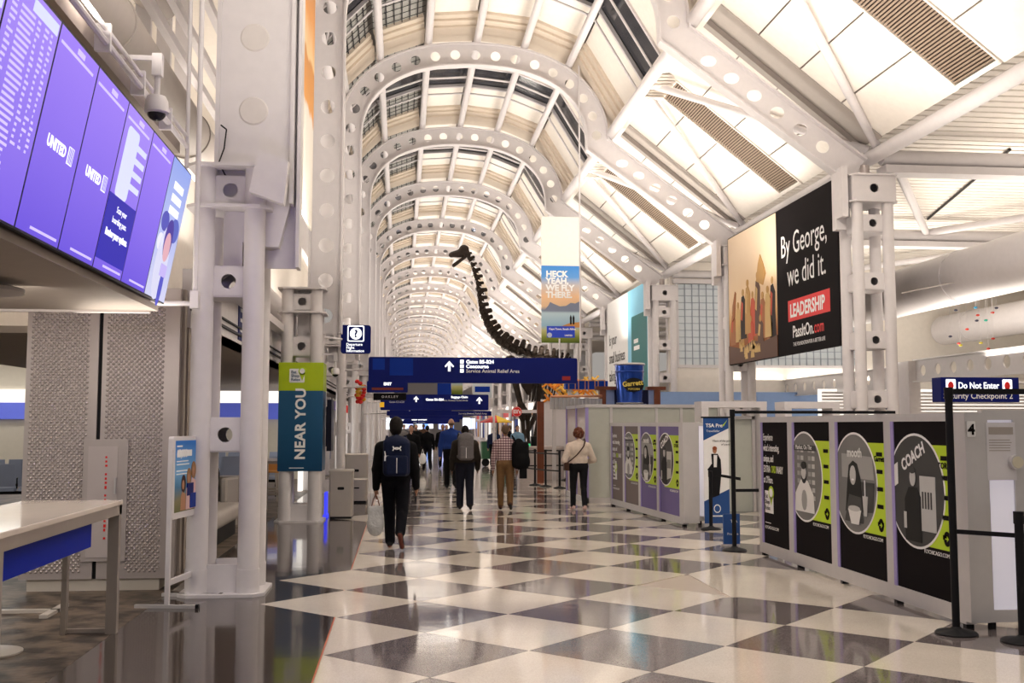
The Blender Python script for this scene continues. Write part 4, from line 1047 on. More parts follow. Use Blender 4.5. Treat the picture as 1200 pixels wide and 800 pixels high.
def partition(label, loc, length, cuts, zt, zb, num, mats, gl, group, scale=1.0):
    t = thing('advert_partition', label, 'partition', loc, rotz=-90, group=group)
    D = .09
    MB().box((0, 0, zt - .07), (length, D, zt)).build('top_rail', ALU, t, local=True)
    MB().box((0, 0, .035), (length, D, zb - .0)).build('bottom_rail', ALU, t, local=True)
    MB().box((0, .03, zb), (length, .05, zt - .07)).build('core_board', ALU, t, local=True)
    edges = [0] + [c for ab in cuts for c in ab] + [length]
    for i in range(0, len(edges), 2):
        MB().box((edges[i], 0, zb), (edges[i + 1] - (.0), D, zt - .07)).build('mullion', ALU, t, local=True)
    for i in range(5): 
        u = length * (i + .04) / 4.1
        MB().box((u, .01, 0), (u + .05, D - .01, .06)).build('foot', BLACK, t, local=True)
    for i, (a, b) in enumerate(cuts):
        pp = MB().box((a, .012, zb), (b, .03, zt - .07)).build('print_panel', mats[i], t, local=True); BODY[t.name] = pp
        MB().box((a, .0, zb), (a + .055, .012, zt - .07)).build('lit_jamb_strip', LAV, t, local=True)  # strip added to paint the violet light on the jamb
        if i == 0:
            for k, s in enumerate(('Experience', "what's interesting,", 'unique, and', 'EXTRAORDINARY', "at O'Hare.")):
                z = zt - .30 - k * .135
                if k == 3:
                    text(t, 'EXTRA', .125, a + .08, z, WTXT, layer=-4, sx=.62, bold=.001); text(t, 'ORD', .125, a + .08 + .275, z, LIME, layer=-4, sx=.62, bold=.001); text(t, 'INARY', .125, a + .08 + .46, z, WTXT, layer=-4, sx=.62, bold=.001)
                else: text(t, s, .125, a + .08, z, WTXT, layer=-4, sx=.62, bold=.001)
            plate_ = lambda nm, p, m_, d: MB().prism(p, FB, .012, .012 - .002 * d).build(nm, m_, pp, local=True)
            plate_('logo_card', rect(a + .1, .56, a + .4, .84), WTXT, 1); plate_('logo_pin', ellp(a + .33, .82, .09, .085), LIME, 2); plate_('logo_dot', ellp(a + .33, .82, .06, .055), WTXT, 3)
            plate_('logo_pin', [(a + .27, .78), (a + .33, .66), (a + .39, .78)], LIME, 2)
            for k, s in enumerate(('Eat', 'Shop', 'Relax')): text(t, s, .08, a + .12, .75 - .075 * k, BLK2, layer=-3)
            text(t, 'FLYCHICAGO.COM', .055, a + .1, .36, WTXT, layer=-4); plate_('small_print', rect(a + .1, .43, a + .3, .44), WTXT, 1)
        else:
            MB().prism(rect(a + .3, .60, b - .0, 1.5), FB, .012, .010).build('lime_block', gl, pp, local=True)
            R0 = .5 if scale == 1 else .44
            photo(t, i, a + .055 + (.30 if i == 1 else .40) * (1 if scale == 1 else .8), 1.08, R0, -4, a + .055)
            text(t, 'FLYCHICAGO.COM', .05, b - .52, .54, WTXT, layer=-4)
            u = b - .09
            for k in range(5):
                zz = 1.40 - k * .17
                MB().prism(rect(u - .1, zz - .03, u + .03, zz + .01), FB, .011, .008).build('shop_mark', BLK2, pp, local=True)
            MB().prism(ellp(u - .03, .70, .055, .065), FB, .011, .008).build('arrow_disc', BLK2, pp, local=True)
            MB().prism([(u - .06, .695), (u - .03, .695), (u - .03, .675), (u, .70), (u - .03, .725), (u - .03, .705), (u - .06, .705)], FB, .009, .006).build('arrow', LIME, pp, local=True)
            if i == 3: text(t, 'STORE', .075, b - .27, 1.30, BLK2, layer=-4, bold=.002)
            if i == 2: text(t, 'Garrett', .075, b - .24, 1.32, BLK2, layer=-4, bold=.002)
    BODY.pop(t.name)
    return t
p1 = partition('near grey partition with black panels, lime blocks and round photos, numbered 4', (4.66, 13.32, 0), 5.0, [(.10, 1.05), (1.2, 2.30), (2.45, 3.60), (3.74, 4.84)], 1.78, .17, '4', [BLK2] * 4, LIME, 'advert partitions')
# end return (perpendicular face) of the near partition
MB().box((5.0, 0, .06), (5.08, .16, 1.78)).build('end_post', ALU, p1, local=True)
t = thing('lit_end_panel', 'frosted white end panel with round gauge and paper notice, marked 4', 'panel', (4.82, 8.25, 0))
MB().box((0, 0, .06), (.36, .07, .16)).box((0, 0, 1.72), (.40, .07, 1.80)).box((.0, 0, .16), (.045, .07, 1.72)).box((.27, 0, .16), (.40, .07, 1.72)).build('panel_frame', ALU, t, local=True)
MB().box((.045, .02, .16), (.27, .05, 1.72)).build('frosted_panel', FROST, t, local=True)
MB().box((.02, .02, 0), (.07, .06, .06)).box((.3, .02, 0), (.35, .06, .06)).build('foot', BLACK, t, local=True)
plate(t, 'paper_notice', rect(.03, 1.22, .285, 1.70), pm('paper', (.75, .73, .76), .6), 2)
plate(t, 'notice_header', rect(.05, 1.60, .265, 1.66), GREY, 3)
for k in range(5): plate(t, 'notice_line', rect(.05, 1.55 - k * .022, .05 + .12 + .08 * random.random(), 1.557 - k * .022), GREY, 3)
MB().lathe((.27, -.05, 1.37), [(.06, 0), (.062, .045)], n=28, axis='y').build('gauge_case', ALU, t, smooth=True, local=True)
MB().lathe((.27, -.055, 1.37), [(.048, 0), (.05, .01)], n=28, axis='y').build('gauge_dial', pm('dial cream', (.7, .65, .5), .4), t, local=True)
n4 = thing('number_plate', 'small white plate with black number 4 on partition end', 'plate', (4.67, 8.23, 1.58))
plate(n4, 'plate_card', rrect(0, 0, .075, .13, .01), WTXT, 2); text(n4, '4', .12, .037, .02, BLK2, 'CENTER', 3, .004)
PUR = pm('violet print', (.10, .06, .26), .35); BRN = pm('brown print', (.13, .085, .07), .35)
p2 = partition('far grey partition with brown and violet panels and round photos, numbered 2', (4.36, 21.6, 0), 4.6, [(.08, .95), (1.08, 2.05), (2.18, 3.2), (3.32, 4.45)], 1.72, .15, '2', [BRN, BRN, PUR, PUR], LIME, 'advert partitions', .9)
p2.rotation_euler = (0, 0, R(-86.5))
n2 = thing('number_plate', 'small white plate with black number 2 on far partition end', 'plate', (4.72, 16.98, 1.5))
plate(n2, 'plate_card', rrect(0, 0, .1, .16, .01), WTXT, 2); text(n2, '2', .13, .05, .03, BLK2, 'CENTER', 3, .004)
MB().box((4.6, 0, .06), (4.66, .28, 1.72)).build('end_post', ALU, p2, local=True)
t = thing('lit_end_panel', 'tall frosted white screen beside the far partition marked 2', 'panel', (4.98, 17.35, 0))
MB().box((0, 0, .06), (.42, .07, .14)).box((0, 0, 1.66), (.42, .07, 1.72)).box((0, 0, .14), (.05, .07, 1.66)).box((.35, 0, .14), (.42, .07, 1.66)).build('panel_frame', ALU, t, local=True)
MB().box((.05, .02, .14), (.35, .05, 1.66)).build('frosted_panel', FROST, t, local=True)
MB().box((.04, .02, 0), (.09, .06, .06)).box((.3, .02, 0), (.35, .06, .06)).build('foot', BLACK, t, local=True)

# glazed enclosure
t = thing('glass_enclosure', 'tall milky glass enclosure with mullions painted as violet-lit beside the woman', 'enclosure', (3.75, 21.9, 0))
EX, EY, EH = 3.98, 22.2, 2.12
def pane(x0, y0, x1, y1, mat=GLASSG): MB().prism([(x0, y0), (x1, y0), (x1, y1), (x0, y1)], ZF, .12, EH - .07).build('glass_pane', mat, t)
xs = [EX, 4.51, 5.51, 6.06, 6.9]
for a, b in zip(xs[:-1], xs[1:]): pane(a + .02, EY + .03, b - .02, EY + .05)
for x in xs: MB().box((x - .03, EY, 0), (x + .03, EY + .08, EH)).build('mullion', LAV if x in (EX,) else ALU, t)
MB().box((EX - .04, EY - .01, EH - .07), (6.93, EY + .09, EH)).build('top_rail', ALU, t); MB().box((EX - .03, EY, 0), (6.93, EY + .08, .12)).build('bottom_rail', ALU, t)
for a, b in ((EY, 23.4), (23.4, 24.8)): pane(EX - .02, a + .06, EX + .0, b, pm('warm glass', (.62, .52, .45), .15))
for y in (23.4, 24.8): MB().box((EX - .05, y - .03, 0), (EX + .03, y + .03, EH)).build('mullion', LAV, t)  # violet light painted into the mullion colour
MB().box((EX - .05, EY, EH - .07), (EX + .03, 24.85, EH)).build('top_rail', ALU, t); MB().box((EX - .05, EY, 0), (EX + .03, 24.85, .12)).build('bottom_rail', ALU, t)
pane(EX + .3, 24.7, 6.9, 24.75, pm('enclosure back', (.5, .5, .47), .4))
# white portal frames (scanner lanes)
for (x0, x1, y, h, lb_) in ((5.75, 7.05, 19.6, 2.13, 'white metal portal frame behind the tall trusted traveller banner'), (6.95, 8.0, 18.4, 2.10, 'white metal portal frame left of the nearest advert partition')):
    t = thing('portal_frame', lb_, 'frame', (x0, y, 0), group='portal frames at the checkpoint')
    MB().bbox((x0, y, 0), (x0 + .14, y + .5, h - .12), .01).build('post', WHITE, t); MB().bbox((x1 - .14, y, 0), (x1, y + .5, h - .12), .01).build('post', WHITE, t)
    MB().box((x0, y, h - .12), (x1, y + .5, h)).build('header', WHITE, t); MB().box((x0 + .2, y + .3, 0), (x1 - .2, y + .33, h - .3)).build('screen', GLASSG, t)
    MB().box((x0 + .16, y + .24, h - .34), (x1 - .16, y + .28, h - .28)).box((x0 + .16, y + .24, 0), (x0 + .22, y + .28, h - .28)).box((x1 - .22, y + .24, 0), (x1 - .16, y + .28, h - .28)).build('inner_frame', ALU, t)

# roll-up banner
t = thing('rollup_banner', 'narrow blue and white roll-up banner picturing a woman in a black suit', 'banner', (4.98, 16.9, 0), rotz=0)
MB().box((0, 0, .0), (.46, .12, .06)).build('banner_base', ALU, t, local=True)
MB().box((-.03, -.01, 1.79), (.47, .03, 1.815)).build('top_bar', BLACK, t, local=True)
MB().box((0, 0, .06), (.43, .01, 1.79)).build('banner_sheet', WTXT, t, local=True)
DB = pm('banner royal blue', (.02, .08, .28), .4)
plate(t, 'blue_head', [(0, 1.79), (.43, 1.79), (.43, 1.62), (0, 1.42)], DB, 1); plate(t, 'blue_foot', [(0, .06), (.43, .06), (.43, .62), (0, .42)], DB, 1)
text(t, 'TSA Pre', .085, .04, 1.64, WTXT, layer=2, bold=.002); plate(t, 'tick', [(.33, 1.68), (.345, 1.65), (.41, 1.76), (.35, 1.69)], LIME, 3); text(t, 'TravelSafer', .05, .05, 1.56, WTXT, layer=2)
text(t, 'More of the good', .045, .16, 1.40, BLK2, layer=2); text(t, 'of travel', .045, .3, 1.34, BLK2, layer=2)
plate(t, 'print_body', [(.14, .48), (.26, .52), (.30, .9), (.29, 1.1), (.24, 1.2), (.13, 1.2), (.14, 1.04), (.06, .94), (.13, .86)], BLACK, 2); plate(t, 'print_shirt', [(.17, .98), (.22, .98), (.23, 1.18), (.17, 1.18)], WTXT, 3); plate(t, 'print_head', ellp(.19, 1.26, .035, .055, 12), SK, 3); plate(t, 'print_hair', ellp(.19, 1.29, .038, .035, 12), pm('print auburn', (.3, .08, .03)), 4)
plate(t, 'round_mark', ellp(.22, .3, .06, .07), WTXT, 2); plate(t, 'mark_core', ellp(.22, .3, .045, .053), DB, 3); plate(t, 'small_print', rect(.08, .17, .37, .19), WTXT, 2)
# lavender narrow banner and blue board
t = thing('lane_board', 'narrow lavender and white lane board right of the roll-up banner', 'sign', (6.05, 16.2, 0))
MB().box((0, 0, .03), (.42, .03, 1.75)).build('board', WTXT, t, local=True); MB().box((0.0, -.1, 0), (.42, .12, .03)).build('foot', ALU, t, local=True)
plate(t, 'violet_head', rect(.0, 1.25, .42, 1.75), pm('violet head', (.16, .14, .40)), 1); text(t, 'Security', .1, .05, 1.5, WTXT, layer=2); text(t, 'lane', .1, .05, 1.38, WTXT, layer=2)
plate(t, 'print_line', rect(.1, .8, .3, .85), BLK2, 1)
t = thing('scanner_box', 'small white wall dispenser on the lane post left of near partition', 'dispenser', (5.3, 14.1, 1.2))
MB().bbox((0, 0, 0), (.16, .12, .33), .02).box((.04, .1, -1.2), (.12, .16, 0)).build('dispenser_body', pm('lilac white', (.7, .67, .85), .4), t, local=True); plate(t, 'mark', rect(.06, .12, .12, .22), PUR, 1)
t = thing('floor_board', 'small blue floor board leaning by the stanchion at near partition', 'sign', (4.47, 14.25, 0), rotz=4)
MB().box((0, 0, .02), (.24, .03, .44)).build('board', DB, t, local=True); MB().box((0, -.03, 0), (.22, .1, .025)).build('foot', ALU, t, local=True)
text(t, 'TSA', .06, .1, .32, WTXT, layer=1); text(t, 'Pre lane', .05, .05, .15, WTXT, layer=1)

# stanchions
def stanchion(label, loc, h, group='belt stanchions', r=.03):
    t = thing('belt_stanchion', label, 'stanchion', loc, group=group)
    MB().lathe((0, 0, 0), [(.165, 0), (.165, .012), (.15, .025), (.05, .045), (.035, .06)], n=32).build('base', BLACK, t, smooth=True, local=True)
    MB().tube((0, 0, .05), (0, 0, h), r, n=20).build('post', BLACK, t, smooth=True, local=True)
    MB().tube((0, 0, h - .09), (0, 0, h + .005), r + .006, n=20).build('belt_head', BLACK, t, smooth=True, local=True)
    return t
st = stanchion('tall black post with rectangular sign frame arm in front of near partition', (4.46, 8.12, 0), 1.98)
MB().box((0, -.02, 1.93), (3.4, .02, 1.975)).build('top_bar', BLACK, st, local=True)
st2 = stanchion('short black belt stanchion at the right edge of the picture', (4.80, 7.75, 0), 1.0, r=.034)
MB().box((0, -.012, .92), (1.5, .012, .97)).build('belt', BLACK, st2, local=True)
bb = thing('retractable_belt', 'black belt stretched low between the tall post and short stanchion', 'belt', (4.46, 8.12, .9))
MB().prism([(4.46, 8.12), (4.80, 7.75), (6.2, 7.55), (6.2, 7.57), (4.81, 7.77), (4.47, 8.14)], ZF, .80, .835).build('belt', BLACK, bb)
st3 = stanchion('tall black post with long arm left of the near partition', (4.45, 13.72, 0), 1.88)
MB().box((0, -.02, 1.83), (2.3, .02, 1.87)).build('top_bar', BLACK, st3, local=True); MB().box((0, -.01, .78), (.9, .01, .82)).build('belt', BLACK, st3, local=True)
st4 = stanchion('short black belt stanchion in front of roll-up banner', (4.97, 16.5, 0), .93)
MB().prism([(0, .87), (.5, .78), (.5, .83), (0, .91)], FB, -.01, .01).build('belt', BLACK, st4, local=True)
q = [((3.72, 29.0, 0), 'black belt stanchion, left one of the four by the dinosaur feet'), ((3.92, 28.3, 0), 'black belt stanchion, second of the four by the dinosaur feet'), ((4.2, 27.6, 0), 'black belt stanchion, third and nearest of the four by the dinosaur feet'), ((5.0, 31.5, 0), 'black belt stanchion, right one of the four near the enclosure')]
for p, l in q: stanchion(l, p, 1.0, 'queue stanchions by the dinosaur')
bb = thing('queue_belts', 'black double belts linking the queue stanchions by the dinosaur', 'belt', (3.9, 28.3, .9))
for z in (.9, .45):
    MB().path([(3.2, 31.0, z), (3.72, 29.0, z), (3.92, 28.3, z), (4.2, 27.6, z)], .02, n=6).build('belt', BLACK, bb); MB().path([(3.2, 31.2, z), (5.0, 31.5, z)], .02, n=6).build('belt', BLACK, bb)

# perforated beams, blue checkpoint signs
def hole_beam(label, y0, y1, z0, z1, x, n):
    t = thing('perforated_beam', label, 'beam', (x, y0, z0), group='perforated beams over the checkpoint')
    mb = MB(); d = (y1 - y0) / n
    tmp = MB()
    for i in range(n): plate_hole(tmp, y0 + d * i, y0 + d * (i + 1), z0, z1, 0, th=.03, r=(z1 - z0) * .27)
    mb.add([(x + v[1], v[0], v[2]) for v in tmp.v], tmp.f); mb.build('beam_web', ALU, t)
    MB().box((x - .1, y0, z0 - .03), (x + .1, y1, z0)).build('flange', ALU, t); MB().box((x - .1, y0, z1), (x + .1, y1, z1 + .03)).build('flange', ALU, t)
    return t
hole_beam('perforated white beam left of the big column, over the checkpoint', 26.0, 37.6, 2.66, 3.18, 13.0, 15)
hole_beam('perforated white beam right of the big column, over the checkpoint', 15.0, 25.2, 2.78, 3.3, 13.0, 14)
t = thing('beam_post', 'white square post carrying the perforated beams', 'post', (13.0, 25.6, 0))
MB().box((12.85, 25.3, 0), (13.15, 25.9, 3.3)).build('post', WHITE, t)
def cps(label, y, x0, x1, z0, z1):
    t = boxsign('checkpoint_sign', label, 'sign', x0, x1, y, z0, z1, NAVY, .35, .01, 'checkpoint signs')
    w_ = x1 - x0; h_ = z1 - z0
    MB().tube((w_ - .05, .2, h_ * .8), (13.0 - x0, .2, h_ * .8), .03, n=8).build('side_arm', ALU, t, local=True)
    for u in (.10, w_ - .34):
        plate(t, 'symbol_card', rrect(u, h_ * .42, u + .2, h_ * .92, .02), WLIT, 1); plate(t, 'symbol_dot', ellp(u + .1, h_ * .66, .06, h_ * .17, 12), RED, 2)
    text(t, 'Do Not Enter', h_ * .36, w_ * .48, h_ * .55, WLIT, 'CENTER', 1, .003, sx=.85); text(t, 'Security Checkpoint 2', h_ * .33, w_ * .47, h_ * .14, WTXT, 'CENTER', 1, .001)
    return t
cps('blue Do Not Enter security checkpoint sign at the right edge', 19.2, 10.4, 12.0, 2.12, 2.60)
cps('blue Do Not Enter sign partly hidden behind the big right column', 27.0, 12.0, 14.0, 2.1, 2.6)
# right hall ducts
duct('air_duct', 'large white round air duct crossing under the right hall ceiling', (11.1, 9, 4.62), (11.1, 30, 4.62), .52, 7, WHITE)
duct('air_duct', 'second white round air duct farther into the right hall', (18.5, 12, 4.9), (18.5, 33.8, 4.9), .5, 6, WHITE)
t = thing('tension_cable', 'thin grey cable sagging from the right columns', 'cable', (8.8, 18.7, 4.0))
MB().tube((9.35, 18.6, 4.15), (16, 20.5, 5.6), .012, n=6).build('wire', GREY, t)
# hanging mobile of coloured bits
t = thing('hanging_mobile', 'hanging mobile of small coloured discs above the right beam', 'mobile', (15.0, 25, 4.2))
rng = random.Random(5)
for k in range(16):
    c = rng.choice(((.05, .45, .8), (.7, .05, .03), (.02, .5, .35), (.8, .7, .05), (.05, .05, .1)))
    p = (14.2 + rng.random() * 2.2, 25 + rng.random(), 3.6 + rng.random() * 1.1)
    MB().ell(p, (.05, .05, .03), n=8, m=5).build('disc', pm('mobile%s' % (c,), c), t)
    MB().tube(p, (p[0], p[1], 5.2), .004, n=4).build('thread', WHITE, t)
MB().box((14.0, 25.2, 5.2), (16.6, 25.3, 5.25)).build('hanger_bar', WHITE, t)
# far checkpoint equipment, simple but shaped
SCN = pm('machine dark grey', (.05, .05, .055), .4)
for (x, y, lb_) in ((8.2, 11.5, 'dark x-ray machine behind the lit end panel at right edge'), (11.0, 24.0, 'dark x-ray machine beyond the near advert partition')):
    t = thing('scanner_machine', lb_, 'machine', (x, y, 0), group='x-ray machines')
    MB().bbox((-.9, -.5, .75), (.9, .5, 1.6), .06).build('housing', SCN, t, local=True); MB().box((-1.6, -.4, .6), (1.6, .4, .75)).build('belt_bed', ALU, t, local=True)
    for sx in (-1.5, -.7, .7, 1.5): MB().box((sx - .05, -.35, 0), (sx + .05, .35, .6)).build('leg', ALU, t, local=True)
    MB().box((-.9, -.52, 1.25), (-.5, -.5, 1.45)).build('green_lamp', pm('green lamp', (.1, .8, .3), emit=.8), t, local=True)
t = thing('window_blind', 'white slatted blind behind the checkpoint at the right', 'blind', (12.5, 30.0, 1.0))
for k in range(18): MB().box((12.5, 30.0, .9 + k * .1), (20, 30.04, .97 + k * .1)).build('slat', WHITE, t)
MB().box((12.4, 30.05, .8), (20, 30.1, 2.75)).build('pane', LAMPS, t)
t = thing('equipment_shelf', 'low white counter seen past the right edge stanchion', 'counter', (6.3, 10.4, 0))
MB().box((6.2, 10.3, .55), (8.2, 11.0, .62)).build('counter_top', WHITE, t); MB().box((6.25, 10.35, 0), (8.15, 10.95, .12)).box((6.2, 10.3, .12), (6.3, 11.0, .55)).build('counter_base', WHITE, t)

# ------------------------------------------------------------------ SURFACE BUILDER for bodies (smooth union of tapered limbs)
def surf(prims, h, k=0.02):
    """prims: ('c',p,q,r0,r1,mat[,k]) tapered limb, ('e',c,radii,mat[,k[,rotz,rotx]]) ellipsoid, ('b',c,half,round,mat[,k]) rounded box"""
    lo = np.array([1e9] * 3); hi = -lo
    bbs = []
    for p in prims:
        if p[0] == 'c': a = np.minimum(p[1], p[2]) - max(p[3], p[4]); b = np.maximum(p[1], p[2]) + max(p[3], p[4])
        elif p[0] == 'e': m_ = max(p[2]); a = np.array(p[1]) - m_; b = np.array(p[1]) + m_
        else: a = np.array(p[1]) - np.array(p[2]); b = np.array(p[1]) + np.array(p[2])
        bbs.append((a, b)); lo = np.minimum(lo, a); hi = np.maximum(hi, b)
    lo = lo - 3 * h; hi = hi + 3 * h
    n = np.ceil((hi - lo) / h).astype(int) + 1
    F = np.full(n, 9.0, np.float32); M = np.zeros(n, np.int8); B = np.full(n, 9.0, np.float32)
    for p, (a, b) in zip(prims, bbs):
        pad = 0.06 + 2 * h
        i0 = np.maximum(0, np.floor((a - pad - lo) / h).astype(int)); i1 = np.minimum(n, np.ceil((b + pad - lo) / h).astype(int) + 1)
        g = np.meshgrid(*[lo[d] + h * np.arange(i0[d], i1[d]) for d in range(3)], indexing='ij')
        X = np.stack(g, -1)
        kk = k
        if p[0] == 'c':
            A = np.array(p[1], float); Bv = np.array(p[2], float) - A; L2 = max(1e-9, (Bv ** 2).sum())
            t = np.clip(((X - A) @ Bv) / L2, 0, 1)
            D = np.linalg.norm(X - A - t[..., None] * Bv, axis=-1) - (p[3] + (p[4] - p[3]) * t); mt = p[5]
            if len(p) > 6: kk = p[6]
        elif p[0] == 'e':
            r = np.array(p[2], float); Q = X - np.array(p[1])
            if len(p) > 6 and p[6]:
                c_, s_ = math.cos(p[6]), math.sin(p[6]); Q = np.stack([Q[..., 0] * c_ + Q[..., 2] * s_, Q[..., 1], -Q[..., 0] * s_ + Q[..., 2] * c_], -1)
            k0 = np.linalg.norm(Q / r, axis=-1); k1 = np.linalg.norm(Q / r ** 2, axis=-1) + 1e-9
            D = k0 * (k0 - 1) / k1; mt = p[3]
            if len(p) > 4: kk = p[4]
        else:
            q = np.abs(X - np.array(p[1])) - (np.array(p[2]) - p[3]); D = np.linalg.norm(np.maximum(q, 0), axis=-1) + np.minimum(q.max(-1), 0) - p[3]; mt = p[4]
            if len(p) > 5: kk = p[5]
        sl = tuple(slice(i0[d], i1[d]) for d in range(3))
        f = F[sl]; hh = np.clip(.5 + .5 * (f - D) / kk, 0, 1)
        F[sl] = (f * (1 - hh) + D * hh - kk * hh * (1 - hh))
        w_ = D < B[sl]; bb = B[sl]; bb[w_] = D[w_]; B[sl] = bb; mm = M[sl]; mm[w_] = mt; M[sl] = mm
    S = F < 0
    c = np.zeros(np.array(n) - 1, int)
    for dx in (0, 1):
        for dy in (0, 1):
            for dz in (0, 1): c += S[dx:n[0] - 1 + dx, dy:n[1] - 1 + dy, dz:n[2] - 1 + dz]
    act = (c > 0) & (c < 8)
    idx = np.argwhere(act); ids = np.full(act.shape, -1); ids[tuple(idx.T)] = np.arange(len(idx))
    acc = np.zeros((len(idx), 3)); cnt_ = np.zeros(len(idx))
    cor = [(0, 0, 0), (1, 0, 0), (0, 1, 0), (1, 1, 0), (0, 0, 1), (1, 0, 1), (0, 1, 1), (1, 1, 1)]
    for a, b in ((0, 1), (2, 3), (4, 5), (6, 7), (0, 2), (1, 3), (4, 6), (5, 7), (0, 4), (1, 5), (2, 6), (3, 7)):
        pa = idx + cor[a]; pb = idx + cor[b]; fa = F[tuple(pa.T)]; fb = F[tuple(pb.T)]
        m_ = (fa < 0) != (fb < 0); t = np.where(m_, fa / (fa - fb + 1e-12), 0)
        acc[m_] += (pa + t[:, None] * (pb - pa))[m_]; cnt_ += m_
    V = lo + h * (acc / cnt_[:, None])
    faces = []
    for ax in range(3):
        o = [0, 0, 0]; o[ax] = 1; u, v = (ax + 1) % 3, (ax + 2) % 3
        s0 = S[tuple(slice(0, n[d] - o[d]) for d in range(3))]; s1 = S[tuple(slice(o[d], n[d]) for d in range(3))]
        E = np.argwhere(s0 != s1)
        E = E[(E[:, u] > 0) & (E[:, v] > 0)]
        du = np.zeros(3, int); du[u] = 1; dv = np.zeros(3, int); dv[v] = 1
        q = np.stack([ids[tuple((E - du - dv).T)], ids[tuple((E - dv).T)], ids[tuple(E.T)], ids[tuple((E - du).T)]], 1)
        inside = S[tuple(E.T)]
        q[~inside] = q[~inside][:, ::-1]; faces.append(q)
    Fc = np.concatenate(faces); Fc = Fc[(Fc >= 0).all(1)]
    vm = M[tuple(idx.T)]
    return V, Fc, vm[Fc[:, 0]]
def surf_obj(name, prims, h, mats, parent=None, k=0.02):
    V, Fc, fm = surf(prims, h, k)
    me = bpy.data.meshes.new(name); me.from_pydata(V.tolist(), [], Fc.tolist())
    for m_ in mats: me.materials.append(m_)
    me.polygons.foreach_set('material_index', fm.astype(np.int32).tolist()); me.polygons.foreach_set('use_smooth', [True] * len(Fc)); me.update()
    o = bpy.data.objects.new(name, me); COL.objects.link(o)
    if parent is not None: o.parent = parent
    return o
cl_ = lambda n, c, r=.85: pm('cloth ' + n, c, r, noise=.25, nscale=14, bump=.3, bscale=30)
SKIN = [pm('skin light', (.50, .28, .20), .5), pm('skin tan', (.34, .17, .10), .5), pm('skin brown', (.14, .065, .04), .5)]
HAIRB = pm('black hair', (.012, .009, .008), .6, bump=.6, bscale=60)
HAIRR = pm('chestnut curls', (.13, .035, .015), .6, noise=.5, nscale=30, bump=1.0, bscale=45)
HAIRG = pm('grey brown hair', (.12, .07, .045), .7, bump=.6, bscale=60)
